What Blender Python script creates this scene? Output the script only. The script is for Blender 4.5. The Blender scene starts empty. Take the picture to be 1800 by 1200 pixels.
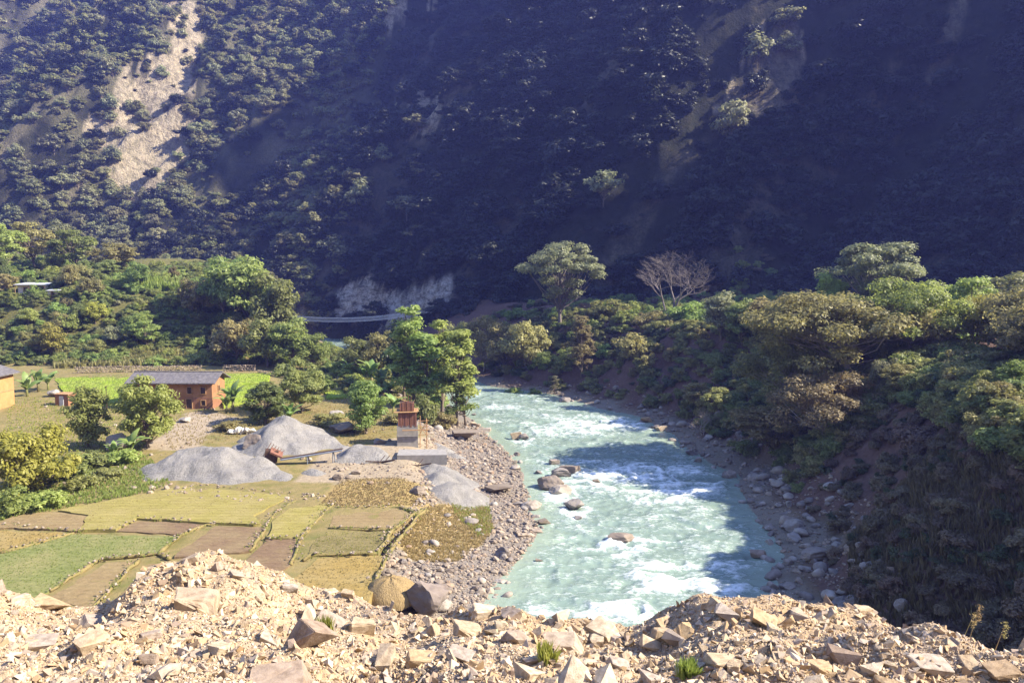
import bpy, bmesh, math, random
import numpy as np
from mathutils import Vector, Matrix, Euler
from mathutils.bvhtree import BVHTree

# ------------------------------------------------------------------ camera, sky, sun, exposure
scene = bpy.context.scene
F = 1360.0                                   # focal length in photograph pixels (1800 wide)
PITCH = math.atan(130.0 / F)
CAMZ = 24.5
cam_data = bpy.data.cameras.new('camera')
cam_data.sensor_width = 36.0
cam_data.lens = 36.0 * F / 1800.0
cam_data.clip_start = 0.1
cam_data.clip_end = 5000.0
cam = bpy.data.objects.new('camera', cam_data)
scene.collection.objects.link(cam)
cam.location = (0, 0, CAMZ)
cam.rotation_euler = (math.pi / 2 - PITCH, 0, 0)
scene.camera = cam

SUN_AZ, SUN_EL = math.radians(98), math.radians(38)       # azimuth clockwise from +Y (view direction)
world = bpy.data.worlds.new('World')
scene.world = world
world.use_nodes = True
wn = world.node_tree.nodes
sky = wn.new('ShaderNodeTexSky')
sky.sky_type = 'NISHITA'
sky.sun_disc = False
sky.sun_elevation = SUN_EL
sky.sun_rotation = SUN_AZ
sky.altitude = 900
sky.air_density = 1.0
sky.dust_density = 0.6
sky.ozone_density = 2.0
world.node_tree.links.new(sky.outputs[0], wn['Background'].inputs[0])
wn['Background'].inputs[1].default_value = 0.125
sun_data = bpy.data.lights.new('sun', 'SUN')
sun_data.energy = 5.0
sun_data.angle = math.radians(0.5)
sun_data.color = (1.0, 0.91, 0.74)
sun = bpy.data.objects.new('sun', sun_data)
scene.collection.objects.link(sun)
SUN_DIR = Vector((math.cos(SUN_EL) * math.sin(SUN_AZ), math.cos(SUN_EL) * math.cos(SUN_AZ), math.sin(SUN_EL)))
sun.rotation_euler = SUN_DIR.to_track_quat('Z', 'Y').to_euler()
sun.location = SUN_DIR * 300
scene.view_settings.view_transform = 'Standard'
scene.view_settings.look = 'None'
scene.view_settings.exposure = 1.82
scene.view_settings.gamma = 1.0
scene.cycles.use_denoising = True
scene.cycles.max_bounces = 5
scene.cycles.diffuse_bounces = 2
scene.cycles.glossy_bounces = 2
scene.cycles.transmission_bounces = 3
scene.cycles.volume_bounces = 0
scene.cycles.sample_clamp_indirect = 3.0
rng = np.random.default_rng(7)
COL = scene.collection

# ------------------------------------------------------------------ helpers
cp, sp = math.cos(PITCH), math.sin(PITCH)
def ray(px, py):
    a, b = (px - 900.0) / F, (600.0 - py) / F
    return np.array([a, cp + b * sp, -sp + b * cp])
def G(px, py, z=0.0):
    """point of the horizontal plane z seen at a photograph pixel"""
    r = ray(px, py); t = (z - CAMZ) / r[2]
    return np.array([r[0] * t, r[1] * t, z])
def D(px, py, y):
    """point at depth y seen at a photograph pixel"""
    r = ray(px, py); t = y / r[1]
    return np.array([r[0] * t, y, CAMZ + r[2] * t])
def project(P):
    P = np.asarray(P, float); X, Y, Z = P[..., 0], P[..., 1], P[..., 2] - CAMZ
    dep = np.maximum(Y * cp - Z * sp, 1e-3); up = Y * sp + Z * cp
    return 900 + F * X / dep, 600 - F * up / dep

def _h(i, j, k, s):
    n = (i.astype(np.int64) * 374761393 + j.astype(np.int64) * 668265263 + k.astype(np.int64) * 2147483647 + s * 974711) & 0xffffffff
    n = ((n ^ (n >> 13)) * 1274126177) & 0xffffffff
    n = ((n ^ (n >> 15)) * 2246822519) & 0xffffffff
    return ((n ^ (n >> 16)) & 0xffffff) / float(0xffffff) * 2 - 1
def noise(x, y, z=0.0, s=0):
    x, y, z = np.broadcast_arrays(np.asarray(x, float), np.asarray(y, float), np.asarray(z, float))
    i, j, k = np.floor(x), np.floor(y), np.floor(z)
    u, v, w = x - i, y - j, z - k
    u, v, w = u*u*u*(u*(u*6-15)+10), v*v*v*(v*(v*6-15)+10), w*w*w*(w*(w*6-15)+10)
    i, j, k = i.astype(int), j.astype(int), k.astype(int)
    def L(a, b, t): return a + (b - a) * t
    c = lambda a, b, d: _h(i + a, j + b, k + d, s)
    r = L(L(c(0,0,0), c(1,0,0), u), L(c(0,1,0), c(1,1,0), u), v)
    if np.any(w != 0):
        q = L(L(c(0,0,1), c(1,0,1), u), L(c(0,1,1), c(1,1,1), u), v)
        r = L(r, q, w)
    return r
def fbm(x, y, z=0.0, s=0, o=4, g=0.5):
    r, a, f = 0.0, 1.0, 1.0
    for q in range(o):
        r = r + a * noise(np.asarray(x) * f, np.asarray(y) * f, np.asarray(z) * f, s + q * 17); a *= g; f *= 2.03
    return r
def ridged(x, y, s=0, o=3):
    r, a, f = 0.0, 1.0, 1.0
    for q in range(o):
        r = r + a * (1 - np.abs(noise(x * f, y * f, 0.0, s + q * 31)) * 2); a *= 0.5; f *= 2.1
    return r
def sstep(a, b, x):
    t = np.clip((np.asarray(x, float) - a) / (b - a), 0, 1); return t * t * (3 - 2 * t)
def in_poly(px, py, poly):
    c = np.zeros(np.shape(px), bool); n = len(poly); j = n - 1
    for i in range(n):
        xi, yi = poly[i]; xj, yj = poly[j]
        c ^= ((yi > py) != (yj > py)) & (px < (xj - xi) * (py - yi) / ((yj - yi) or 1e-9) + xi)
        j = i
    return c

def mesh_np(name, V, Fc, mat=None, smooth=False, attrs=None):
    """mesh from arrays: V (n,3); Fc (m,3) or (m,4) array or list of polygons"""
    me = bpy.data.meshes.new(name)
    if isinstance(Fc, np.ndarray) and len(Fc):
        k = Fc.shape[1]; m = len(Fc)
        me.vertices.add(len(V)); me.vertices.foreach_set('co', np.asarray(V, np.float32).ravel())
        me.loops.add(m * k); me.loops.foreach_set('vertex_index', Fc.astype(np.int32).ravel())
        me.polygons.add(m)
        me.polygons.foreach_set('loop_start', np.arange(0, m * k, k, dtype=np.int32))
        me.polygons.foreach_set('loop_total', np.full(m, k, np.int32))
    else:
        me.from_pydata([tuple(v) for v in V], [], [tuple(int(q) for q in f) for f in Fc])
    if attrs:
        for an, av in attrs.items():
            av = np.asarray(av, np.float32)
            if av.ndim == 1:
                at = me.attributes.new(an, 'FLOAT', 'POINT'); at.data.foreach_set('value', av)
            else:
                at = me.attributes.new(an, 'FLOAT_VECTOR', 'POINT'); at.data.foreach_set('vector', av.ravel())
    me.update(calc_edges=True)
    me.polygons.foreach_set('use_smooth', np.full(len(me.polygons), smooth))
    if mat is not None: me.materials.append(mat)
    return me
def link(name, data, parent=None, loc=None, rot=None, scl=None):
    o = bpy.data.objects.new(name, data); COL.objects.link(o)
    if parent is not None: o.parent = parent
    if loc is not None: o.location = loc
    if rot is not None: o.rotation_euler = rot
    if scl is not None: o.scale = scl
    return o
def tag(o, label=None, cat=None, group=None, kind=None):
    if label: o['label'] = label
    if cat: o['category'] = cat
    if group: o['group'] = group
    if kind: o['kind'] = kind
    return o
def empty(name, loc, rz=0.0):
    o = link(name, None, None, loc, (0, 0, rz)); o.empty_display_size = 0.2; return o

class MB:
    """collects boxes, tubes and prisms into one mesh"""
    def __init__(s): s.v = []; s.f = []
    def add(s, V, Fc):
        b = len(s.v); s.v.extend([tuple(map(float, q)) for q in V]); s.f.extend([tuple(b + int(i) for i in f) for f in Fc]); return s
    def box(s, lo, hi, rot=None, c=None):
        x0, y0, z0 = lo; x1, y1, z1 = hi
        V = [(x0,y0,z0),(x1,y0,z0),(x1,y1,z0),(x0,y1,z0),(x0,y0,z1),(x1,y0,z1),(x1,y1,z1),(x0,y1,z1)]
        if rot is not None:
            R = Euler(rot).to_matrix(); V = [tuple(R @ Vector(q) + Vector(c or (0,0,0))) for q in V]
        return s.add(V, [(0,3,2,1),(4,5,6,7),(0,1,5,4),(1,2,6,5),(2,3,7,6),(3,0,4,7)])
    def tube(s, pts, rad, n=6, cap=True):
        pts = [Vector(p) for p in pts]; m = len(pts)
        rad = [rad] * m if np.isscalar(rad) else rad
        V = []; prev = None
        for i, p in enumerate(pts):
            d = (pts[min(i + 1, m - 1)] - pts[max(i - 1, 0)])
            d = d.normalized() if d.length > 1e-9 else Vector((0, 0, 1))
            if prev is None:
                a = d.orthogonal().normalized()
            else:
                a = (prev - d * prev.dot(d)); a = a.normalized() if a.length > 1e-6 else d.orthogonal().normalized()
            prev = a; b = d.cross(a)
            for k in range(n):
                t = 2 * math.pi * k / n; V.append(p + (a * math.cos(t) + b * math.sin(t)) * rad[i])
        Fc = [(i*n+k, i*n+(k+1)%n, (i+1)*n+(k+1)%n, (i+1)*n+k) for i in range(m-1) for k in range(n)]
        if cap: Fc += [tuple(range(n-1, -1, -1)), tuple((m-1)*n + k for k in range(n))]
        return s.add(V, Fc)
    def prism(s, poly, vec):
        """polygon (3d points) extruded along vec"""
        n = len(poly); P = [Vector(p) for p in poly]; Q = [p + Vector(vec) for p in P]
        return s.add(P + Q, [tuple(range(n-1,-1,-1)), tuple(range(n, 2*n))] + [(i, (i+1)%n, n+(i+1)%n, n+i) for i in range(n)])
    def build(s, name, mat, parent=None, loc=None, rot=None, smooth=False):
        return link(name, mesh_np(name, s.v, s.f, mat, smooth), parent, loc, rot)

# ------------------------------------------------------------------ materials
class NT:
    def __init__(s, name):
        s.m = bpy.data.materials.new(name); s.m.use_nodes = True; s.t = s.m.node_tree; s.n = s.t.nodes
        s.b = s.n['Principled BSDF']; s.out = s.n['Material Output']
    def new(s, typ, **kw):
        x = s.n.new(typ)
        for k, v in kw.items():
            if k.startswith('i_'):
                x.inputs[k[2:].replace('_', ' ')].default_value = v
            else: setattr(x, k, v)
        return x
    def l(s, a, b): s.t.links.new(a, b)
    def pos(s):
        return s.new('ShaderNodeNewGeometry').outputs['Position']
    def obj(s):
        return s.new('ShaderNodeTexCoord').outputs['Object']
    def noise(s, scale, detail=4, rough=0.55, vec=None, stretch=None):
        x = s.new('ShaderNodeTexNoise'); x.inputs['Scale'].default_value = scale; x.inputs['Detail'].default_value = detail; x.inputs['Roughness'].default_value = rough
        v = vec if vec is not None else s.pos()
        if stretch:
            mp = s.new('ShaderNodeMapping'); mp.inputs['Scale'].default_value = stretch; s.l(v, mp.inputs[0]); v = mp.outputs[0]
        s.l(v, x.inputs['Vector']); return x.outputs['Fac']
    def ramp(s, fac, stops):
        r = s.new('ShaderNodeValToRGB'); e = r.color_ramp.elements
        while len(e) < len(stops): e.new(0.5)
        for q, (p, c) in zip(e, stops): q.position = p; q.color = (*c, 1) if len(c) == 3 else c
        s.l(fac, r.inputs[0]); return r.outputs[0]
    def mix(s, fac, a, b, typ='MIX'):
        x = s.new('ShaderNodeMix', data_type='RGBA', blend_type=typ)
        for q, sock in ((fac, 0), (a, 6), (b, 7)):
            if hasattr(q, 'links') or hasattr(q, 'is_linked'): s.l(q, x.inputs[sock])
            else: x.inputs[sock].default_value = q if sock == 0 else (*q, 1)
        return x.outputs[2]
    def math(s, op, a, b=0.5):
        x = s.new('ShaderNodeMath', operation=op)
        for i, q in enumerate((a, b)):
            if hasattr(q, 'is_linked'): s.l(q, x.inputs[i])
            else: x.inputs[i].default_value = q
        return x.outputs[0]
    def attr(s, name):
        return s.new('ShaderNodeAttribute', attribute_name=name).outputs['Fac']
    def bump(s, h, strength=0.5, dist=0.1):
        x = s.new('ShaderNodeBump'); x.inputs['Strength'].default_value = strength; x.inputs['Distance'].default_value = dist
        s.l(h, x.inputs['Height']); s.l(x.outputs[0], s.b.inputs['Normal'])
    def done(s, col=None, rough=0.9, spec=0.2):
        if col is not None:
            if hasattr(col, 'is_linked'): s.l(col, s.b.inputs['Base Color'])
            else: s.b.inputs['Base Color'].default_value = (*col, 1)
        s.b.inputs['Roughness'].default_value = rough
        s.b.inputs['Specular IOR Level'].default_value = spec
        return s.m

def leaf_mat(name, c0, c1, trans=0.42):
    """foliage: colour differs from leaf to leaf and from plant to plant"""
    t = NT(name)
    g = t.new('ShaderNodeNewGeometry'); oi = t.new('ShaderNodeObjectInfo')
    isl = g.outputs['Random Per Island']
    mid = tuple((a + b) / 2 for a, b in zip(c0, c1))
    col = t.ramp(isl, [(0.0, c0), (0.5, mid), (1.0, c1)])
    hs = t.new('ShaderNodeHueSaturation')
    t.l(col, hs.inputs['Color'])
    t.l(t.math('MULTIPLY_ADD', oi.outputs['Random'], 0.04), hs.inputs['Hue'])
    hs.inputs['Hue'].default_value = 0.5
    hu = t.new('ShaderNodeMapRange'); hu.inputs['To Min'].default_value = 0.475; hu.inputs['To Max'].default_value = 0.525
    t.l(oi.outputs['Random'], hu.inputs[0]); t.l(hu.outputs[0], hs.inputs['Hue'])
    va = t.new('ShaderNodeMapRange'); va.inputs['To Min'].default_value = 0.75; va.inputs['To Max'].default_value = 1.25
    t.l(t.math('FRACT', t.math('MULTIPLY', oi.outputs['Random'], 7.31)), va.inputs[0]); t.l(va.outputs[0], hs.inputs['Value'])
    t.l(hs.outputs[0], t.b.inputs['Base Color'])
    t.b.inputs['Roughness'].default_value = 0.5; t.b.inputs['Specular IOR Level'].default_value = 0.45
    tr = t.new('ShaderNodeBsdfTranslucent'); h2 = t.new('ShaderNodeHueSaturation'); h2.inputs['Value'].default_value = 1.35; h2.inputs['Saturation'].default_value = 1.05; t.l(hs.outputs[0], h2.inputs['Color']); t.l(h2.outputs[0], tr.inputs['Color'])
    mx = t.new('ShaderNodeMixShader'); mx.inputs[0].default_value = trans
    t.l(t.b.outputs[0], mx.inputs[1]); t.l(tr.outputs[0], mx.inputs[2]); t.l(mx.outputs[0], t.out.inputs['Surface'])
    return t.m

def rock_mat(name, cols, scale=3.0, bump=0.4, dist=0.05, rough=0.85):
    t = NT(name); oi = t.new('ShaderNodeObjectInfo'); v = t.obj()
    ad = t.new('ShaderNodeVectorMath', operation='ADD'); t.l(v, ad.inputs[0])
    sc = t.new('ShaderNodeVectorMath', operation='SCALE'); sc.inputs[0].default_value = (13.1, 7.7, 29.3); t.l(oi.outputs['Random'], sc.inputs['Scale'])
    t.l(sc.outputs[0], ad.inputs[1])
    n1 = t.noise(scale, 6, 0.65, ad.outputs[0])
    base = t.ramp(oi.outputs['Random'], [(i / max(len(cols) - 1, 1), c) for i, c in enumerate(cols)])
    dark = t.mix(1.0, base, (0.62, 0.58, 0.55), 'MULTIPLY')
    c = t.mix(t.ramp(n1, [(0.35, (1, 1, 1)), (0.6, (0, 0, 0))]), base, dark)
    n2 = t.noise(scale * 6, 4, 0.7, ad.outputs[0])
    c = t.mix(t.math('MULTIPLY', n2, 0.45), c, (0.35, 0.33, 0.30), 'OVERLAY')
    t.bump(t.math('ADD', n1, t.math('MULTIPLY', n2, 0.4)), bump, dist)
    return t.done(c, rough, 0.25)

def plain_mat(name, c0, c1, scale=4, rough=0.85, bump=0.2, dist=0.03, stretch=None):
    t = NT(name); n = t.noise(scale, 5, 0.6, t.obj(), stretch)
    t.bump(n, bump, dist)
    return t.done(t.ramp(n, [(0.3, c0), (0.7, c1)]), rough)

M = {}
M['bark'] = plain_mat('bark', (0.10, 0.075, 0.055), (0.21, 0.17, 0.13), 6, stretch=(1, 1, 0.25))
M['bark_grey'] = plain_mat('bark_grey', (0.13, 0.11, 0.10), (0.24, 0.20, 0.185), 6, stretch=(1, 1, 0.25))
M['bark_pale'] = plain_mat('bark_pale', (0.26, 0.22, 0.19), (0.42, 0.37, 0.32), 6, stretch=(1, 1, 0.25))
M['leaf_lime'] = leaf_mat('leaf_lime', (0.175, 0.225, 0.052), (0.33, 0.385, 0.115), 0.5)
M['leaf_mid'] = leaf_mat('leaf_mid', (0.14, 0.165, 0.05), (0.28, 0.3, 0.1), 0.5)
M['leaf_olive'] = leaf_mat('leaf_olive', (0.19, 0.18, 0.065), (0.35, 0.325, 0.125), 0.5)
M['leaf_dark'] = leaf_mat('leaf_dark', (0.04, 0.055, 0.02), (0.09, 0.11, 0.04), 0.35)
M['leaf_yellow'] = leaf_mat('leaf_yellow', (0.22, 0.22, 0.035), (0.37, 0.36, 0.075), 0.5)
M['leaf_pale'] = leaf_mat('leaf_pale', (0.17, 0.18, 0.09), (0.3, 0.3, 0.155), 0.45)
M['leaf_brown'] = leaf_mat('leaf_brown', (0.15, 0.125, 0.058), (0.27, 0.225, 0.105), 0.45)
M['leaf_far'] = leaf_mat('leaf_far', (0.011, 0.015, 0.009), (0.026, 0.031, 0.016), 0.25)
M['leaf_scrub'] = leaf_mat('leaf_scrub', (0.115, 0.086, 0.052), (0.22, 0.165, 0.095), 0.35)
M['grass_dry'] = leaf_mat('grass_dry', (0.22, 0.175, 0.075), (0.36, 0.29, 0.14), 0.4)
M['grass_green'] = leaf_mat('grass_green', (0.18, 0.22, 0.045), (0.32, 0.35, 0.09), 0.4)
M['rubble'] = rock_mat('rubble_rock', [(0.425, 0.325, 0.218), (0.507, 0.413, 0.295), (0.354, 0.254, 0.159), (0.555, 0.472, 0.366), (0.437, 0.307, 0.171), (0.389, 0.336, 0.289), (0.307, 0.224, 0.165)], 4.0, 0.5, 0.03)
M['river_rock'] = rock_mat('river_rock', [(0.25, 0.225, 0.21), (0.36, 0.33, 0.30), (0.20, 0.175, 0.165), (0.42, 0.37, 0.32), (0.29, 0.255, 0.225)], 1.6, 0.5, 0.05)
M['brown_rock'] = rock_mat('brown_rock', [(0.22, 0.18, 0.145), (0.29, 0.24, 0.195)], 1.2, 0.5, 0.06)

# ------------------------------------------------------------------ the lie of the land
LB = [G(*p)[:2] for p in [(790,690),(800,712),(838,742),(880,778),(905,800),(917,850),(935,885),(945,925),(925,965),(893,1000),(886,1035),(868,1062)]]
LB = [(-75,300),(-60,245),(-30,192)] + [tuple(p) for p in LB] + [(-4,44),(-6,20)]
RB = [G(*p)[:2] for p in [(850,678),(960,692),(1050,716),(1135,737),(1190,776),(1240,812),(1290,835),(1315,885),(1338,920),(1360,945),(1366,975),(1352,1012),(1352,1045)]]
RB = [(-54,300),(-41,245),(-16,192)] + [tuple(p) for p in RB] + [(17.2,48),(16.5,20)]
LBa, RBa = np.array(LB)[::-1], np.array(RB)[::-1]
def xl(y): return np.interp(y, LBa[:,1], LBa[:,0])
def xr(y): return np.interp(y, RBa[:,1], RBa[:,0])

def H(x, y):
    """height of the valley ground"""
    x, y = np.broadcast_arrays(np.asarray(x, float), np.asarray(y, float))
    wob = noise(x / 7.0, y / 7.0, 0, 3) * 0.8
    k = np.where(y > 150, 0.75, 0.95)
    dl, dr = (xl(y) - x) * k + wob, (x - xr(y)) * k + wob
    base = -0.9 + 0 * x
    # left bank: shingle beach, then the farmed terrace, then the wooded hill
    zl = -0.9 + 0.9 * sstep(-2, 0.6, dl) + np.clip(dl, 0, 9) * 0.12 + 1.35 * sstep(7, 13, dl) + np.clip(y - 60, 0, 110) * 0.02 * sstep(4, 14, dl)
    foot = 160 + 6 * noise(x / 25.0, 0.5, 0, 9)
    end = -43 - 0.38 * (y - 165) + 3 * noise(y / 14.0, 3.3, 0, 5)
    hill = sstep(0, 36, y - foot) * 0.75 + 0.25 * sstep(0, 70, y - foot)
    hl = hill * sstep(-4, 12, end - x) * (19.0 + 2.0 * noise(x / 40.0, y / 40.0, 0, 12) + 3.0 * sstep(-40, -160, x))
    hl += np.clip(fbm(x / 9.0, y / 9.0, 0, 40) * 1.0, -1, 2) * sstep(0.05, 0.3, hill) * sstep(0, 8, end - x)
    zl = zl + hl
    # right bank: boulders, steep overgrown slope, terrace with trees
    zr = -0.9 + 0.9 * sstep(-2, 0.6, dr) + np.clip(dr, 0, 5) * 0.22
    st = 0.85 + 0.25 * sstep(120, 80, y)
    zr += np.clip(dr - 5, 0, 12.5 / st) * st + np.clip(dr - 5 - 12.5 / st, 0, 200) * 0.06
    zr += fbm(x / 8.0, y / 8.0, 0, 77) * 0.8 * sstep(5, 12, dr)
    z = np.where(x < (xl(y) + xr(y)) / 2, zl, zr)
    # slope below the road
    zn = 18.4 - 0.8 * np.clip(y - 9.0, 0, 100) + fbm(x / 6.0, y / 6.0, 0, 21) * 0.5
    zn = np.where(y < 9.0, 18.4, zn)
    zn = np.where(y < 2.5, 22.3, zn)
    zn = np.where(y < -6, 22.3 + (-6 - y) * 0.7, zn)
    zn = np.minimum(zn, 320)
    z = np.maximum(z, zn)
    return z + 0.06 * noise(x / 1.7, y / 1.7, 0, 2)

BASE = np.array([(-900,470),(-400,345),(-250,312),(-150,290),(-62,270),(-30,246),(10,214),(60,188),(250,66),(420,-60),(900,-500)], float)
def base_dist(x, y):
    """signed distance behind the foot of the mountain, and arc length along that foot"""
    best = np.full(np.shape(x), 1e9); sgn = np.zeros(np.shape(x)); arc = np.zeros(np.shape(x)); acc = 0.0
    for (ax, ay), (bx, by) in zip(BASE[:-1], BASE[1:]):
        dx, dy = bx - ax, by - ay; L = math.hypot(dx, dy)
        t = np.clip(((x - ax) * dx + (y - ay) * dy) / (L * L), 0, 1)
        ex, ey = x - ax - t * dx, y - ay - t * dy
        d = np.hypot(ex, ey); s = np.sign(dx * ey - dy * ex + 1e-12)
        m = d < best
        best = np.where(m, d, best); sgn = np.where(m, s, sgn); arc = np.where(m, acc + t * L, arc); acc += L
    return best * sgn, arc
SUN_SLOTS = []
def HM(x, y):
    """height of the mountain side"""
    d, a = base_dist(x, y)
    z0 = np.clip(d, -60, 400) * (1.32 - 0.20 * sstep(-30, -110, x)) * (1 + 0.65 * sstep(130, 300, x))
    aa = a - 0.42 * np.clip(z0, 0, 400)
    w = noise(aa / 60.0, z0 / 90.0, 0, 61) * 18
    rib = ridged((aa + w) / 78.0, z0 / 420.0, 8, 3)            # long ribs running up the slope
    amp = sstep(-5, 60, d)
    z = 2.0 + z0 + amp * (28.0 * (rib - 0.4)) + fbm(x / 16.0, y / 16.0, 0, 90) * 4.0 * sstep(-2, 30, d)
    z = z + fbm(x / 4.5, y / 4.5, 0, 93) * 1.0 * sstep(0, 20, d)
    cl = np.exp(-((x + 38) / 24.0) ** 2) * sstep(-2, 4, d) * sstep(30, 16, d)
    z = z + cl * (fbm(x / 3.0, y / 1.5, 0, 95, 3) * 3.0 + 3.0 * np.round(noise(x / 6.0 + y / 5.0, y / 6.0, 0, 97) * 3) / 3)
    z = np.where(z > 365, 365 + (z - 365) * 0.1, z)
    for (tx, ty, tz, wd) in SUN_SLOTS:                                 # unseen slots cut towards the sun, added to light single spurs
        hx, hy = math.sin(SUN_AZ), math.cos(SUN_AZ)
        al = (x - tx) * hx + (y - ty) * hy; w_ = np.abs((y - ty) * hx - (x - tx) * hy)
        lim = tz + al * math.tan(SUN_EL) + 12 * sstep(wd, wd * 2.2, w_) * np.clip(w_ - wd, 0, 200)
        z = np.where((x > 140) & (al > 0), np.minimum(z, lim), z)
    return z

def march(px, py):
    r = ray(px, py); tt = np.arange(150, 520, 0.4) / r[1]; P = r[None] * tt[:, None]; P[:, 2] += CAMZ
    return P[np.argmax(P[:, 2] < HM(P[:, 0], P[:, 1]))]
_t = [(*march(px, py), w) for px, py, w in ((752, 205, 9), (597, 440, 9), (632, 350, 7), (1060, 348, 6), (1285, 248, 8), (1375, 80, 9), (715, 378, 6))]
SUN_SLOTS = [(a, b, c + 1.0, w) for a, b, c, w in _t]  # chosen spots, each given a light slot through the terrain out of view
def grid_mesh(name, xs, ys, fn, keep=None, attrs=None, mat=None, smooth=True):
    X, Y = np.meshgrid(xs, ys); Z = fn(X, Y)
    V = np.stack([X, Y, Z], -1).reshape(-1, 3); nx, ny = len(xs), len(ys)
    idx = np.arange(nx * ny).reshape(ny, nx)
    Q = np.stack([idx[:-1,:-1], idx[:-1,1:], idx[1:,1:], idx[1:,:-1]], -1).reshape(-1, 4)
    if keep is not None:
        kq = keep(X, Y, Z).reshape(-1); Q = Q[kq[Q].any(1)]
        used = np.unique(Q); re = np.full(len(V), -1); re[used] = np.arange(len(used)); V = V[used]; Q = re[Q]
    at = attrs(V) if attrs else None
    return mesh_np(name, V, Q, mat, smooth, at), V, Q

def seg(*parts):
    out = []
    for a, b, s in parts: out.append(np.arange(a, b, s))
    return np.concatenate(out)

# ---- ground sheet
def ground_attrs(V):
    x, y, z = V.T
    dl, dr = (xl(y) - x), (x - xr(y))
    left = x < (xl(y) + xr(y)) / 2
    n = noise(x / 4.0, y / 4.0, 0, 51) * 2.5
    gravel = np.where(left, 1 - sstep(8.5, 12.5, dl + n), 0.8 - 0.8 * sstep(2.5, 6.5, dr + n))
    gravel = np.where(y > 140, gravel * np.where(left, 0.4, 1), gravel)
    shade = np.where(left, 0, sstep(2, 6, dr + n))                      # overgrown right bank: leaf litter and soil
    px, py = project(V)
    nn = noise(x / 3.0, y / 3.0, 0, 52) * 8
    bare = in_poly(px + nn, py + nn * .3, [(255,790),(300,745),(345,722),(390,728),(420,735),(370,760),(340,790)]).astype(float)
    bare = np.maximum(bare, in_poly(px + nn, py + nn * .3, [(560,800),(690,770),(760,770),(900,800),(880,840),(770,852),(600,850),(520,845)]) * 0.9)
    straw = in_poly(px + nn, py + nn * .3, [(560,885),(600,842),(700,838),(740,852),(760,868),(740,890),(700,888),(590,890)]).astype(float)
    straw = np.maximum(straw, in_poly(px + nn, py + nn * .3, [(740,885),(850,880),(868,930),(850,955),(800,985),(720,985),(690,950)]) * 0.8)
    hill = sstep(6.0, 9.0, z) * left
    return dict(gravel=gravel, shade=shade, bare=bare, straw=straw, hill=hill)
def ground_material():
    t = NT('ground_cover')
    n1, n2, n3 = t.noise(0.35, 5), t.noise(2.2, 5, 0.65), t.noise(11, 4, 0.7)
    grass = t.ramp(n1, [(0.3, (0.17, 0.16, 0.055)), (0.5, (0.26, 0.21, 0.10)), (0.72, (0.13, 0.145, 0.045))])
    grass = t.mix(t.math('MULTIPLY', n3, 0.55), grass, (0.30, 0.24, 0.11), 'OVERLAY')
    grav = t.ramp(n3, [(0.3, (0.095, 0.080, 0.069)), (0.5, (0.198, 0.168, 0.142)), (0.7, (0.284, 0.245, 0.206))])
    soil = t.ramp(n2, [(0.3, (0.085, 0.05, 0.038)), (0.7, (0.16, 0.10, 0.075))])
    bare = t.ramp(n2, [(0.3, (0.25, 0.195, 0.135)), (0.7, (0.37, 0.30, 0.22))])
    straw = t.ramp(n2, [(0.3, (0.25, 0.175, 0.07)), (0.5, (0.33, 0.235, 0.10)), (0.72, (0.18, 0.165, 0.05))])
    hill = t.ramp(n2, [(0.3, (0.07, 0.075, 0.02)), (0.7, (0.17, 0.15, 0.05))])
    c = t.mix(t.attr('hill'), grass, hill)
    c = t.mix(t.attr('bare'), c, bare)
    c = t.mix(t.attr('gravel'), c, grav)
    c = t.mix(t.attr('straw'), c, straw)
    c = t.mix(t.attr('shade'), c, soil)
    t.bump(t.math('ADD', n2, t.math('MULTIPLY', n3, 0.5)), 0.8, 0.15)
    return t.done(c, 0.95, 0.15)
M['ground'] = ground_material()
gxs = seg((-1500,-300,80),(-300,-130,6),(-130,-75,1.6),(-75,75,0.7),(75,130,1.6),(130,300,8),(300,1501,80))
gys = seg((-500,-30,40),(-30,8,2.5),(8,140,0.7),(140,215,1.1),(215,330,5),(330,1500,80))
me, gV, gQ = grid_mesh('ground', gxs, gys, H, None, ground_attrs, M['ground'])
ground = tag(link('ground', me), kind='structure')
BVH_G = BVHTree.FromPolygons([tuple(v) for v in gV], [tuple(q) for q in gQ])

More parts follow.
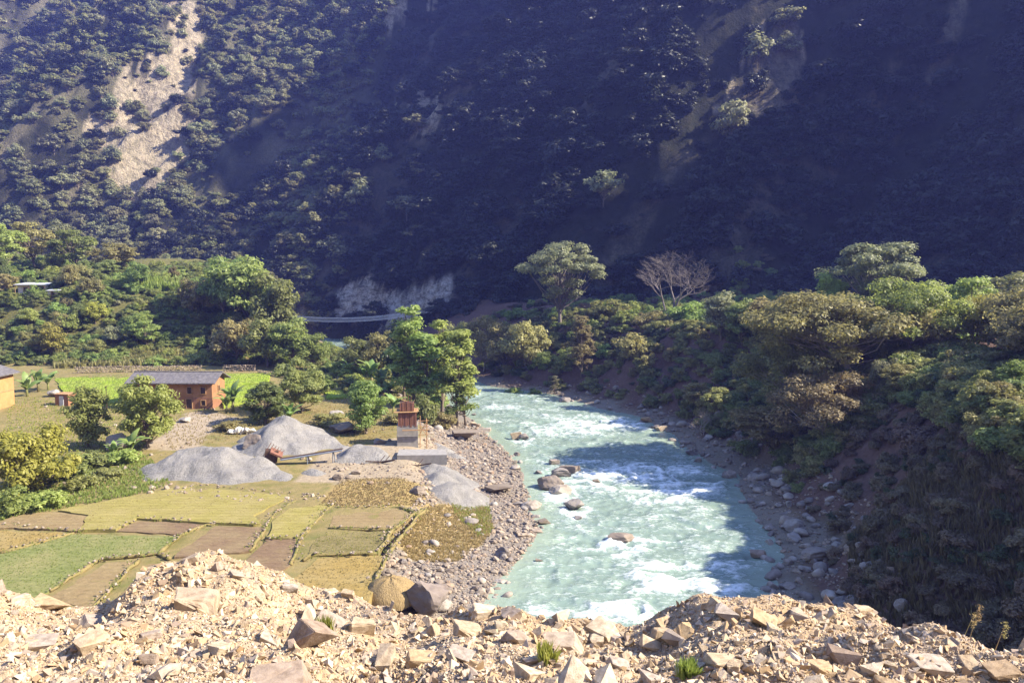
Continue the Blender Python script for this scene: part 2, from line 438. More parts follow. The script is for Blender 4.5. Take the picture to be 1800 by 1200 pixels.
# ---- mountain side across the river
ROCKS = [
    [(300,0),(346,0),(352,60),(350,130),(332,170),(345,250),(300,330),(235,345),(195,335),(190,280),(150,225),(200,150),(262,120),(300,60)],
    [(735,165),(785,175),(782,250),(715,245)], [(1368,18),(1402,40),(1420,205),(1330,225),(1258,205),(1335,70)],
    [(588,560),(598,508),(650,488),(690,520),(735,505),(797,488),(792,545),(722,570)], [(512,508),(542,505),(535,560),(515,560)],
    [(180,0),(200,0),(190,40),(175,30)], [(440,60),(420,120),(400,160),(440,100)], [(640,0),(760,0),(720,20),(660,30)], [(545,0),(575,0),(560,30)],
]
def mountain_attrs(V):
    px, py = project(V); x, y, z = V.T
    n = fbm(x / 5.0, z / 5.0, 0, 33, 4, 0.6)
    r = np.zeros(len(V))
    for i, P in enumerate(ROCKS): r = np.maximum(r, in_poly(px + n * (5 if i in (3, 4) else 17), py + n * (5 if i in (3, 4) else 17), P).astype(float))
    r[in_poly(px, py, ROCKS[2])] *= 0.4
    d_, a_ = base_dist(x, y); aa = a_ - 0.42 * z
    rubbly = sstep(0.25, 0.8, fbm((aa + 6 * noise(aa / 20.0, z / 40.0, 0, 39)) / 11.0, z / 130.0, 0, 35, 3)) * (0.22 + 0.2 * sstep(20, 60, x) * sstep(50, 100, z))
    dry = sstep(-50, -95, x) * sstep(-0.5, 0.6, fbm(x / 14.0, z / 14.0, 0, 37, 3))  # brighter ground on the left flank, standing in for sunlight
    grey = in_poly(px, py, [(570,480),(810,470),(820,580),(560,590)]).astype(float)
    return dict(rock=np.maximum(r, rubbly), grey=grey, dry=dry)
def mountain_material():
    t = NT('mountain_side')
    n1, n2, n3 = t.noise(0.06, 5), t.noise(0.35, 6, 0.65), t.noise(1.6, 5, 0.7)
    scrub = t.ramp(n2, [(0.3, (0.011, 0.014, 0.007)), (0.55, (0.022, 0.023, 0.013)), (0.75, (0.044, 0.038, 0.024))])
    scrub = t.mix(t.attr('dry'), scrub, t.ramp(n3, [(0.3, (0.05, 0.055, 0.028)), (0.7, (0.16, 0.14, 0.08))]))  # sunlight on the left flank put into the scrub colour
    st = t.noise(0.5, 6, 0.7, None, (1.4, 1.4, 0.25))
    rock = t.ramp(st, [(0.25, (0.17, 0.135, 0.095)), (0.5, (0.36, 0.295, 0.20)), (0.75, (0.52, 0.44, 0.31))])
    grey = t.ramp(t.noise(0.7, 6, 0.75, None, (0.35, 0.35, 1.0)), [(0.36, (0.12, 0.11, 0.10)), (0.45, (0.42, 0.37, 0.31)), (0.62, (0.60, 0.56, 0.52))])
    rock = t.mix(t.attr('grey'), rock, grey)
    holes = t.ramp(t.math('ADD', t.math('MULTIPLY', n3, 0.5), t.math('MULTIPLY', n2, 0.5)), [(0.42, (0.35, 0.35, 0.35)), (0.56, (1, 1, 1))])
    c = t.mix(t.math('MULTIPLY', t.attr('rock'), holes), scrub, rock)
    t.bump(t.math('ADD', n2, t.math('MULTIPLY', n3, 0.4)), 1.0, 1.6)
    return t.done(c, 0.95, 0.1)
M['mountain'] = mountain_material()
mxs = seg((-900,-330,30),(-330,-260,4),(-260,215,1.25),(215,330,5),(330,1000,25))
mys = seg((-520,100,25),(100,130,3),(130,380,1.25),(380,470,4),(470,900,25))
def mkeep(X, Y, Z): return (Z > -6)
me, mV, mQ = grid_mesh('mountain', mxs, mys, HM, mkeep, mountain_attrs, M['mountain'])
mountain = tag(link('mountain', me), kind='structure')
BVH_M = BVHTree.FromPolygons([tuple(v) for v in mV], [tuple(q) for q in mQ])
def hit(px, py, which='both'):
    r = Vector(ray(px, py)).normalized(); o = Vector((0, 0, CAMZ)); best = None
    for nm, b in (('g', BVH_G), ('m', BVH_M)):
        if which != 'both' and which != nm: continue
        start = o + r * 13.5
        loc, nor, i, d = b.ray_cast(start, r)
        if loc is not None and (best is None or d < best[1]): best = (np.array(loc), d, nor)
    return None if best is None else best[0]
def zt(x, y):
    return float(max(H(np.array([x]), np.array([y]))[0], HM(np.array([x]), np.array([y]))[0]))

# ------------------------------------------------------------------ river
RAPIDS = [((1060,745),(170,16),.75),((1000,760),(110,12),.6),((1180,762),(60,10),.5),((1290,770),(40,10),.4),((1010,812),(110,12),.5),((1120,832),(150,22),.9),((1230,800),(60,10),.6),((1260,830),(60,8),.6),
          ((1200,860),(110,18),.8),((1160,880),(90,10),.7),((1040,880),(110,14),.35),((1250,925),(60,8),.65),((1090,955),(110,16),.8),((1000,950),(60,14),.5),((1200,995),(120,12),.8),
          ((1290,1000),(60,10),.7),((1180,1025),(110,22),.9),((1290,1035),(80,14),.8),((1100,1075),(110,22),.8),((960,1075),(50,14),.8),((880,715),(60,8),.5),((860,740),(40,7),.6),((940,730),(80,6),.4),
          ((905,830),(40,8),.3),((1320,965),(40,6),.6),((1130,1010),(60,10),.5),((980,1000),(90,20),.3),((930,1040),(60,14),.25)]
WAKES = [(G(px, py)[0], G(px, py)[1], w * math.hypot(*G(px, py)[:2]) / F / 2) for px, py, w in ((968,860,56),(1011,894,38),(1096,952,58),(908,770,26),(988,868,48),(1003,830,40),(985,838,42),(1335,980,34),(1137,742,24),(1165,757,26),(956,922,28),(922,771,24),(1048,848,17))]
def river_fields(X, Y):
    P = np.stack([X, Y, np.zeros_like(X)], -1); px, py = project(P)
    R = np.full(X.shape, 0.24)
    for (cx, cy), (sx, sy), s in RAPIDS:
        R = np.maximum(R, s * np.exp(-((px - cx) / sx) ** 2 - ((py - cy) / sy) ** 2))
    R = np.maximum(R, 0.35 * sstep(0.2, 0.8, noise(X / 9.0, Y / 6.0, 0, 14)))
    for rx, ry, rr in WAKES:                                        # foam collar and tail of each boulder, the river runs towards -Y
        dx, dy = (X - rx) / rr, (ry - Y) / rr
        tail = np.exp(-(dx / (0.8 + 0.22 * np.clip(dy, 0, 30))) ** 2) * sstep(0.2, 1.2, dy) * np.exp(-np.clip(dy, 0, 60) / 5.0)
        ring = np.exp(-((np.hypot(dx, dy) - 1.25) / 0.4) ** 2)
        R = np.maximum(R, np.maximum(0.95 * tail, 0.8 * ring))
    wx, wy = noise(X / 2.5, Y / 2.5, 0, 15) * 0.9, noise(X / 2.5, Y / 2.5, 5.2, 16) * 0.9
    w1 = fbm((X + wx) / 3.6, (Y + wy) / 2.4, 0, 17, 3)
    w2 = ridged((X + wx) / 2.3, (Y + wy) / 1.3, 18, 3) - 0.8
    w3 = fbm(X / 0.7, Y / 0.55, 0, 19, 2)
    edge = np.minimum(X - xl(Y), xr(Y) - X)
    calm = sstep(-0.5, 3.0, edge)
    z = calm * (0.10 * w1 + R * (0.24 * w2 + 0.16 * w1) + 0.035 * w3) + 0.015 * w3
    foam = R * 0.95 + 0.30 * w2 * (0.35 + R) + 0.22 * w1 * R + 0.10 * w3
    return z, np.clip(foam * calm + (1 - calm) * 0.15 * w3, 0, 1.5)
vs = seg((20, 46, 0.6), (46, 100, 0.2), (100, 165, 0.3), (165, 300, 1.5)); us = np.linspace(0, 1, 170)
Yg, Ug = np.meshgrid(vs, us, indexing='ij')
Xg = (xl(Yg) - 2.5) + Ug * (xr(Yg) - xl(Yg) + 5.0)
Zg, Fg = river_fields(Xg, Yg)
idx = np.arange(Xg.size).reshape(Xg.shape)
Q = np.stack([idx[:-1,:-1], idx[:-1,1:], idx[1:,1:], idx[1:,:-1]], -1).reshape(-1, 4)
t = NT('river_water')
n2, n3 = t.noise(3.2, 6, 0.7), t.noise(0.5, 4, 0.6, None, (1, 1, 1))
shallow = t.attr('shallow')
wat = t.ramp(n3, [(0.3, (0.163, 0.228, 0.194)), (0.7, (0.232, 0.297, 0.249))])
wat = t.mix(shallow, wat, (0.27, 0.33, 0.25))
n4 = t.noise(1.9, 9, 0.75, None, (1, 1.5, 1))
f = t.math('ADD', t.attr('foam'), t.math('MULTIPLY', t.math('SUBTRACT', n4, 0.5), 2.3))
ff = t.ramp(f, [(0.25, (0, 0, 0)), (0.48, (0.30, 0.30, 0.30)), (0.85, (1, 1, 1))])
col = t.mix(ff, wat, (0.76, 0.80, 0.79))
t.bump(t.math('ADD', n2, t.math('MULTIPLY', f, 0.5)), 0.5, 0.12)
rg = t.new('ShaderNodeMapRange'); rg.inputs['To Min'].default_value = 0.22; rg.inputs['To Max'].default_value = 0.8
t.l(ff, rg.inputs[0]); 
M['water'] = t.done(col, 0.25, 0.5); t.l(rg.outputs[0], t.b.inputs['Roughness'])
ed = np.minimum(Xg - xl(Yg), xr(Yg) - Xg)
me = mesh_np('river', np.stack([Xg, Yg, Zg], -1).reshape(-1, 3), Q, M['water'], True,
             dict(foam=Fg.ravel(), shallow=(1 - sstep(0.0, 3.5, ed + noise(Xg / 3, Yg / 3, 0, 4))).ravel() * 0.8))
tag(link('river', me), kind='structure')

# ------------------------------------------------------------------ rubble bank in front (the edge of the road fill)
CREST = np.array([(-400,1040),(0,1022),(40,1052),(100,1074),(190,1064),(230,1040),(290,990),(370,968),(450,985),(520,1018),(560,1038),(640,1056),(720,1086),(800,1080),(900,1066),(960,1084),(1100,1108),(1150,1088),(1220,1054),(1300,1052),(1400,1058),(1500,1070),(1580,1100),(1640,1143),(1700,1168),(1800,1178),(2200,1200)], float)
def HF(x, y):
    """surface of the rubble bank"""
    x, y = np.asarray(x, float), np.asarray(y, float)
    dc = 9.0 + 1.3 * noise(x / 3.0, 0.3, 0, 71)
    cpx = 900 + F * x / (dc * 1.03)
    cy = np.interp(cpx, CREST[:,0], CREST[:,1])
    a = (600 - cy) / F; zc = CAMZ + dc * (-sp + a * cp) / (cp + a * sp)
    near = 22.35 - np.clip(y - 3.2, -1, 2.6) * 0.46
    t = sstep(0.0, 1.0, (y - 5.6) / (dc - 5.6))
    z = near * (1 - t) + zc * t
    z = np.where(y > dc, zc - (y - dc) * 0.78, z)
    hump = 0.20 * fbm(x / 1.1, y / 1.1, 0, 72, 3) * sstep(3, 6, y) * (0.35 + 0.65 * sstep(0, 1.5, np.abs(y - dc)))
    return z + hump + 0.05 * fbm(x / 0.3, y / 0.3, 0, 73, 3)
t = NT('rubble_earth')
n1, n2, n3 = t.noise(0.9, 5), t.noise(7, 6, 0.7), t.noise(38, 4, 0.7)
c = t.ramp(n2, [(0.28, (0.248, 0.171, 0.106)), (0.5, (0.389, 0.295, 0.195)), (0.72, (0.496, 0.395, 0.277))])
c = t.mix(t.math('MULTIPLY', n3, 0.6), c, (0.50, 0.42, 0.32), 'OVERLAY')
c = t.mix(t.ramp(n1, [(0.4, (0, 0, 0)), (0.7, (0.4, 0.4, 0.4))]), c, (0.38, 0.33, 0.29))
t.bump(t.math('ADD', n2, t.math('MULTIPLY', n3, 0.5)), 0.9, 0.05)
M['rubble_earth'] = t.done(c, 0.95, 0.15)
me, rV, rQ = grid_mesh('rubble_bank', np.arange(-9.5, 9.6, 0.065), np.concatenate([np.arange(1.5, 12.0, 0.075), np.arange(12.0, 17, 0.4)]), HF, None, None, M['rubble_earth'])
tag(link('rubble_bank', me), kind='structure')
BVH_R = BVHTree.FromPolygons([tuple(v) for v in rV], [tuple(q) for q in rQ])
def hit_r(px, py):
    loc, nor, i, d = BVH_R.ray_cast(Vector((0, 0, CAMZ)), Vector(ray(px, py)).normalized())
    return None if loc is None else np.array(loc)

# ------------------------------------------------------------------ plants: builders
def leaf_arrays(C, size, nrm, rg, aspect=0.55, fold=0.15):
    """one small folded leaf spray (two triangles sharing a spine) at each point"""
    n = len(C)
    nrm = nrm / np.maximum(np.linalg.norm(nrm, axis=1, keepdims=True), 1e-6)
    r = rg.normal(size=(n, 3)); a = np.cross(nrm, r); a /= np.maximum(np.linalg.norm(a, axis=1, keepdims=True), 1e-6)
    b = np.cross(nrm, a); s = (size * rg.uniform(0.6, 1.35, n))[:, None]
    V = np.empty((n, 4, 3))
    V[:,0] = C - a * s; V[:,1] = C + b * s * aspect - nrm * s * fold; V[:,2] = C + a * s; V[:,3] = C - b * s * aspect - nrm * s * fold
    T = np.array([[0,1,2],[0,2,3]]); Fc = (np.arange(n)[:,None,None] * 4 + T[None]).reshape(-1, 3)
    return V.reshape(-1, 3), Fc
def clump_points(c, r, n, rg, flat=0.6):
    d = rg.normal(size=(n, 3)); d /= np.linalg.norm(d, axis=1, keepdims=True)
    rad = rg.uniform(0.25, 1.0, n) ** 0.5 * r * rg.uniform(0.75, 1.2, n)
    P = d * rad[:, None]; P[:, 2] *= flat
    nr = d * 1.0 + np.array([0, 0, 0.8]) + rg.normal(size=(n, 3)) * 0.38
    return P + c, nr
def crown_centres(style, Ht, W, rg, n):
    C = []; k = 0; seed_ = rg.uniform(0, 6)
    while len(C) < n and k < 20000:
        k += 1
        if style == 'round':
            p = rg.normal(size=3); p /= np.linalg.norm(p); p *= rg.uniform(0.35, 0.9)
            q = np.array([p[0] * W / 2, p[1] * W / 2, Ht * (0.53 + 0.43 * p[2])])
        elif style == 'oval':
            p = rg.normal(size=3); p /= np.linalg.norm(p); p *= rg.uniform(0.3, 0.92)
            q = np.array([p[0] * W / 2, p[1] * W / 2, Ht * (0.60 + 0.38 * p[2])])
        elif style == 'flat':
            a, r = rg.uniform(0, 2 * math.pi), math.sqrt(rg.uniform(0, 1))
            low = rg.uniform() < 0.3
            q = np.array([math.cos(a) * r * W / 2, math.sin(a) * r * W / 2, Ht * ((0.66 if low else 0.92) - 0.26 * r * r + 0.08 * math.sin(3 * a + seed_) * r + rg.normal() * 0.05)])
        elif style == 'layered':
            lv = rg.choice([0.45, 0.6, 0.75, 0.86, 0.95], p=[.12, .2, .26, .24, .18]); a = rg.uniform(0, 2 * math.pi)
            rr = {0.45: .45, 0.6: .8, 0.75: 1.0, 0.86: .85, 0.95: .5}[lv] * math.sqrt(rg.uniform(0.05, 1))
            q = np.array([math.cos(a) * rr * W / 2, math.sin(a) * rr * W / 2, Ht * (lv + rg.normal() * 0.02 - 0.05 * rr)])
        elif style == 'airy':
            h = rg.uniform(0.28, 1.0); a = rg.uniform(0, 2 * math.pi); rr = math.sqrt(rg.uniform(0, 1)) * (1.15 - h) ** 0.6
            q = np.array([math.cos(a) * rr * W / 2, math.sin(a) * rr * W / 2, Ht * h * 0.97])
        else:                                     # shrub: foliage down to the ground
            p = rg.normal(size=3); p /= np.linalg.norm(p); p *= rg.uniform(0.3, 0.95)
            q = np.array([p[0] * W / 2, p[1] * W / 2, Ht * max(0.12, 0.45 + 0.48 * p[2])])
        C.append(q)
    return np.array(C)
def make_tree_meshes(name, style, Ht, W, seed, leaf, bark, nclump=40, per=130, lsize=0.28, cr=None, flat=0.6, trunk_r=None, lean=0.0):
    rg = np.random.default_rng(seed)
    C = crown_centres(style, Ht, W, rg, nclump)
    lop = np.array([rg.normal() * 0.06 * W + lean, rg.normal() * 0.06 * W, 0]); C = C + lop * (C[:, 2:3] / Ht)
    cr = cr or {'flat': 0.16, 'layered': 0.17, 'airy': 0.26, 'round': 0.21, 'oval': 0.24}.get(style, 0.22) * W
    fl = {'flat': 0.55, 'layered': 0.45}.get(style, flat)
    Vs, Fs, o = [], [], 0
    for c in C:
        r = cr * rg.uniform(0.6, 1.25); m = int(per * rg.uniform(0.6, 1.3) * (r / cr) ** 1.5) + 8
        P, N = clump_points(c, r, m, rg, fl)
        P[:, 2] = np.maximum(P[:, 2], 0.04 * Ht)
        V, Fc = leaf_arrays(P, lsize, N, rg); Vs.append(V); Fs.append(Fc + o); o += len(V)
    crown = mesh_np(name + '_crown', np.concatenate(Vs), np.concatenate(Fs), leaf)
    # trunk and limbs
    mb = MB(); tr = trunk_r or Ht * 0.022 + 0.03
    top = {'flat': 0.62, 'layered': 0.86, 'airy': 0.97, 'round': 0.6, 'oval': 0.7}.get(style, 0.4) * Ht
    ph = rg.uniform(0, 6.28, 2); bend = 0.03 * Ht
    def axis(t): return np.array([math.sin(t * 3 + ph[0]) * bend * t + lop[0] * t, math.sin(t * 2.3 + ph[1]) * bend * t + lop[1] * t, -0.3 + (top + 0.3) * t])
    mb.tube([axis(i / 8) for i in range(9)], [tr * (1.35 if i == 0 else 1) * (1 - 0.8 * i / 8) for i in range(9)], 7)
    for c in C:
        t0 = np.clip((c[2] / top) * rg.uniform(0.35, 0.75), 0.15, 0.95); a = axis(t0)
        mid = a * 0.5 + c * 0.5 + np.array([0, 0, -0.04 * Ht]) + rg.normal(size=3) * 0.03 * W
        r0 = tr * (1 - 0.75 * t0) * 0.5
        mb.tube([a, mid, c], [r0, r0 * 0.6, r0 * 0.2], 4, False)
    trunk = mesh_np(name + '_trunk', mb.v, mb.f, bark, True)
    return trunk, crown
def bare_tree_mesh(Ht, W, seed, bark):
    rg = np.random.default_rng(seed); mb = MB()
    def grow(p, d, L, r, depth):
        pts = [p]; q = p.copy(); dd = d.copy()
        for i in range(3):
            dd = dd + rg.normal(size=3) * 0.10; dd[2] += 0.05; dd /= np.linalg.norm(dd); q = q + dd * L / 3; pts.append(q.copy())
        mb.tube(pts, [r, r * 0.88, r * 0.76, r * 0.62], 6 if depth < 2 else (4 if depth < 4 else 3), False)
        if depth >= 6: return
        for _ in range(2 if depth < 1 else (3 if depth < 5 else 3)):
            e = dd + rg.normal(size=3) * (0.55 if depth else 0.5) ; e[2] = abs(e[2]) * 0.55 + 0.12; e /= np.linalg.norm(e)
            grow(pts[rg.integers(2, 4)], e, L * rg.uniform(0.62, 0.86), r * 0.6, depth + 1)
    for s in (-1, 1, 0.2):
        grow(np.array([0.25 * s, 0.1 * s, -0.4]), np.array([0.22 * s, 0.1, 1.0]), Ht * 0.34, Ht * 0.020, 0)
    V = np.array(mb.v); k = W / max(np.ptp(V[:,0]), 1e-3); V[:, :2] *= k; V[:, 2] *= Ht / V[:, 2].max()
    return mesh_np('bare_branches', V, mb.f, bark, True)

PROTO = {}
def proto(key, *a, **k):
    PROTO[key] = (make_tree_meshes(key, *a, **k), a[1], a[2]); return PROTO[key]
def place_tree(name, key, p, Ht=None, W=None, rz=None, label=None, cat='tree', group=None, leaf=None, sink=0.15):
    """a plant of its own: an Empty with trunk and crown below it"""
    (tm, cm), h0, w0 = PROTO[key]
    Ht = Ht or h0; W = W or w0 * Ht / h0
    e = empty(name, (p[0], p[1], p[2] - sink), rng.uniform(0, 6.28) if rz is None else rz)
    e.scale = (W / w0, W / w0, Ht / h0)
    link('trunk', tm, e)
    c = link('crown', cm, e)
    if leaf is not None:
        c.material_slots[0].link = 'OBJECT'; c.material_slots[0].material = leaf
    return tag(e, label, cat, group)
def at(px, d, dx=0.0):
    """ground point below photograph column px at depth d"""
    x = (px - 900) / F * d / cp * 1.0 + dx
    return np.array([x, d, zt(x, d)])

def scatter(name, pts, rots, scls, picks, sources, label=None):
    """uncountable growth or stones: one object that draws the source meshes at its points"""
    me = bpy.data.meshes.new(name); me.vertices.add(len(pts)); me.vertices.foreach_set('co', np.asarray(pts, np.float32).ravel())
    for an, av in (('rot', rots), ('scl', scls)):
        at_ = me.attributes.new(an, 'FLOAT_VECTOR', 'POINT'); at_.data.foreach_set('vector', np.asarray(av, np.float32).ravel())
    at_ = me.attributes.new('pick', 'INT', 'POINT'); at_.data.foreach_set('value', np.asarray(picks, np.int32))
    me.update(); o = link(name, me); o['kind'] = 'stuff'
    if label: o['label'] = label
    ng = bpy.data.node_groups.new(name + '_scatter', 'GeometryNodeTree')
    ng.interface.new_socket('Geometry', in_out='INPUT', socket_type='NodeSocketGeometry')
    ng.interface.new_socket('Geometry', in_out='OUTPUT', socket_type='NodeSocketGeometry')
    N, Lk = ng.nodes, ng.links
    gi, go = N.new('NodeGroupInput'), N.new('NodeGroupOutput')
    join = N.new('GeometryNodeJoinGeometry')
    for s in sources:
        oi = N.new('GeometryNodeObjectInfo'); oi.inputs['Object'].default_value = s; oi.transform_space = 'ORIGINAL'
        g2 = N.new('GeometryNodeGeometryToInstance'); Lk.new(oi.outputs['Geometry'], g2.inputs[0]); Lk.new(g2.outputs[0], join.inputs[0])
    iop = N.new('GeometryNodeInstanceOnPoints'); iop.inputs['Pick Instance'].default_value = True
    def named(nm, typ):
        x = N.new('GeometryNodeInputNamedAttribute'); x.data_type = typ; x.inputs['Name'].default_value = nm; return x.outputs['Attribute']
    e2r = N.new('FunctionNodeEulerToRotation'); Lk.new(named('rot', 'FLOAT_VECTOR'), e2r.inputs[0])
    Lk.new(gi.outputs[0], iop.inputs['Points']); Lk.new(join.outputs[0], iop.inputs['Instance']); Lk.new(named('pick', 'INT'), iop.inputs['Instance Index'])
    Lk.new(e2r.outputs[0], iop.inputs['Rotation']); Lk.new(named('scl', 'FLOAT_VECTOR'), iop.inputs['Scale']); Lk.new(iop.outputs[0], go.inputs[0])
    md = o.modifiers.new('scatter', 'NODES'); md.node_group = ng
    return o
def rand_rot(n, tilt=0.15):
    return np.stack([rng.normal(0, tilt, n), rng.normal(0, tilt, n), rng.uniform(0, 6.28, n)], -1)

# ---- plant kinds
proto('far_a', 'round', 8, 8, 101, M['leaf_far'], M['bark'], nclump=26, per=42, lsize=0.52, cr=1.9)
proto('far_b', 'layered', 9, 8.5, 102, M['leaf_far'], M['bark'], nclump=26, per=42, lsize=0.5, cr=1.8)
proto('far_c', 'oval', 9, 6.5, 103, M['leaf_far'], M['bark'], nclump=22, per=46, lsize=0.5, cr=1.8)
proto('far_d', 'shrub', 4.5, 6.5, 104, M['leaf_far'], M['bark'], nclump=16, per=45, lsize=0.5, cr=1.5)
M['leaf_sunny'] = leaf_mat('leaf_sunny', (0.165, 0.17, 0.07), (0.30, 0.29, 0.13), 0.5)  # copy of the forest leaves with sunlight put into its colour
proto('far_e', 'round', 7, 7, 105, M['leaf_sunny'], M['bark'], nclump=24, per=42, lsize=0.48, cr=1.6)
proto('far_f', 'shrub', 4, 6, 106, M['leaf_sunny'], M['bark'], nclump=16, per=45, lsize=0.45, cr=1.4)
proto('mid_a', 'round', 8, 7.5, 111, M['leaf_mid'], M['bark'], nclump=42, per=120, lsize=0.26, cr=1.35)
proto('mid_b', 'oval', 10, 7, 112, M['leaf_mid'], M['bark'], nclump=44, per=120, lsize=0.26, cr=1.4)
proto('mid_c', 'layered', 9, 8.5, 113, M['leaf_olive'], M['bark'], nclump=44, per=110, lsize=0.26, cr=1.3)
proto('mid_d', 'shrub', 4, 5.5, 114, M['leaf_lime'], M['bark'], nclump=30, per=110, lsize=0.22, cr=0.95)
proto('mid_e', 'shrub', 3, 4, 115, M['leaf_mid'], M['bark'], nclump=22, per=100, lsize=0.18, cr=0.75)
proto('near_round', 'round', 9, 7.7, 121, M['leaf_lime'], M['bark'], nclump=70, per=170, lsize=0.19, cr=1.05)
proto('near_round_b', 'round', 8, 6.4, 122, M['leaf_lime'], M['bark'], nclump=60, per=170, lsize=0.19, cr=1.0)
proto('near_shrub', 'shrub', 6.5, 7.5, 123, M['leaf_yellow'], M['bark'], nclump=60, per=170, lsize=0.20, cr=1.05)
proto('airy_a', 'airy', 15.5, 5.5, 131, M['leaf_lime'], M['bark'], nclump=46, per=85, lsize=0.25, cr=1.1, trunk_r=0.2)
proto('airy_b', 'airy', 15, 5, 132, M['leaf_lime'], M['bark'], nclump=40, per=85, lsize=0.25, cr=1.05, trunk_r=0.18)
proto('big_layered', 'layered', 18.5, 18.5, 141, M['leaf_pale'], M['bark_grey'], nclump=64, per=260, lsize=0.27, cr=2.0, trunk_r=0.42)
proto('big_spread', 'layered', 14, 14, 142, M['leaf_pale'], M['bark_pale'], nclump=80, per=210, lsize=0.26, cr=1.8, trunk_r=0.36)
proto('umbrella_a', 'flat', 11, 18, 143, M['leaf_olive'], M['bark_pale'], nclump=110, per=230, lsize=0.22, cr=1.9, trunk_r=0.32)
proto('umbrella_b', 'flat', 9, 13, 144, M['leaf_olive'], M['bark_pale'], nclump=80, per=190, lsize=0.20, cr=1.5, trunk_r=0.25)

# ------------------------------------------------------------------ trees and shrubs of the far (right) bank
SRC = {}
def first_crown(e):
    return [c for c in e.children if c.name.startswith('crown')][0]
GR_R = 'trees on the right bank of the river'
right_trees = [  # px, depth, height, width, kind, leaf, label
    (985, 172, 19.5, 19, 'big_layered', None, 'tallest layered tree on the far bank, left of the bare grey tree'),
    (1022, 150, 12.5, 5.5, 'airy_b', 'leaf_olive', 'slender pale tree with two thin trunks below the tallest layered tree'),
    (1033, 151, 10.5, 4.5, 'airy_a', 'leaf_brown', 'thin half bare tree leaning beside the slender pale tree on the dark bank'),
    (885, 168, 12, 9.5, 'mid_b', 'leaf_olive', 'olive bushy tree hanging over the river bend, nearest the left bank clump'),
    (925, 162, 12, 10, 'mid_a', 'leaf_olive', 'olive rounded tree at the bend of the river under the layered tree'),
    (850, 176, 12.5, 12, 'umbrella_b', 'leaf_olive', 'flat topped olive tree behind the airy trees near the footbridge end'),
    (800, 182, 11.5, 11, 'umbrella_b', 'leaf_olive', 'low umbrella shaped tree just right of the footbridge'),
    (1268, 131, 9.0, 6.5, 'mid_b', 'leaf_pale', 'small forked tree with bare stem at the edge of the bright terrace'),
    (1305, 128, 8.5, 6, 'mid_b', 'leaf_lime', 'lime green upright tree right of the small forked tree'),
    (1350, 126, 8.0, 9, 'mid_a', 'leaf_olive', 'broad olive tree on the terrace left of the spiky lime tree'),
    (1408, 124, 6.8, 7, 'mid_c', 'leaf_pale', 'grey green low tree on the terrace between broad olive and spiky lime trees'),
    (1452, 118, 10.0, 5.5, 'mid_b', 'leaf_lime', 'lime green tree touching the left side of the great pale spreading tree'),
    (1535, 116, 14.5, 14, 'big_spread', None, 'great pale spreading tree with grey trunk on the right terrace'),
    (1628, 118, 8.5, 4, 'mid_b', 'leaf_mid', 'small egg shaped tree just right of the great pale spreading tree'),
    (1600, 108, 6.0, 7, 'mid_d', 'leaf_pale', 'silvery leafed bush below the great pale spreading tree'),
    (1665, 108, 6.0, 8, 'mid_d', 'leaf_lime', 'bright lime bush between the spreading tree and the feathery tree'),
    (1712, 98, 9.5, 7, 'mid_c', 'leaf_lime', 'feathery tall tree left of the tin roofed house'),
    (1700, 122, 8.0, 8, 'mid_a', 'leaf_mid', 'rounded tree at the back of the terrace by the right edge'),
    (1765, 125, 9.5, 8, 'mid_b', 'leaf_mid', 'tall rounded tree behind the tin roofed house'),
    (1800, 122, 8.5, 8, 'mid_a', 'leaf_mid', 'rounded tree cut by the right edge of the picture above the tin roof'),
    (1500, 93, 10.5, 21, 'umbrella_a', None, 'huge flat crowned tree spreading over the middle of the right bank'),
    (1395, 97, 9.0, 13, 'umbrella_b', 'leaf_olive', 'flat crowned tree joining the left side of the huge umbrella tree'),
    (1600, 92, 9.0, 13, 'umbrella_b', 'leaf_lime', 'flat crowned yellowish tree joining the right side of the huge umbrella tree'),
    (1450, 84, 8.0, 12, 'umbrella_b', 'leaf_brown', 'thin brownish tree leaning on the slope below the huge umbrella tree'),
    (1365, 92, 6.5, 9, 'mid_c', 'leaf_olive', 'sparse olive tree low on the right bank above the boulders'),
    (1775, 90, 7.0, 13, 'umbrella_b', 'leaf_yellow', 'yellow green flat crowned tree below the tin roofed house'),
    (1262, 111, 5.5, 4.5, 'mid_c', 'leaf_olive', 'little flat crowned tree alone on the dark bank by the river bend'),
    (1235, 118, 5.0, 5, 'mid_c', 'leaf_brown', 'greyish twiggy tree on the dark bank left of the umbrella trees'),
    (1115, 143, 5.0, 7, 'mid_d', 'leaf_olive', 'olive bush catching light halfway down the dark bank'),
    (1150, 152, 5.0, 8, 'mid_d', 'leaf_olive', 'golden bush at the foot of the bare grey tree, left side'),
    (1215, 150, 5.0, 9, 'mid_d', 'leaf_lime', 'lime bush at the foot of the bare grey tree, right side'),
    (1065, 165, 4.5, 10, 'mid_d', 'leaf_olive', 'long low bush between the layered tree and the bare grey tree'),
    (1740, 61, 3.4, 3.2, 'near_round_b', 'leaf_lime', 'bright lime shrub alone on the dark near slope at the right'),
    (1795, 60, 3.6, 3.8, 'near_round_b', 'leaf_lime', 'bright lime shrub at the right edge of the picture on the near slope'),
    (1560, 82, 5.5, 3.2, 'near_shrub', 'leaf_pale', 'stump draped in silvery creeper below the umbrella trees'),
    (1585, 80, 3.4, 4.5, 'near_round_b', 'leaf_olive', 'olive shrub beside the creeper draped stump'),
    (905, 152, 2.6, 3.5, 'mid_e', 'leaf_lime', 'pale lime shrub at the water edge of the far bend, left one'),
    (940, 150, 2.4, 3.2, 'mid_e', 'leaf_lime', 'pale lime shrub at the water edge of the far bend, right one'),
    (975, 148, 4.0, 2.2, 'airy_b', 'leaf_pale', 'tiny pale sapling on the dark bank near the far water edge'),
]
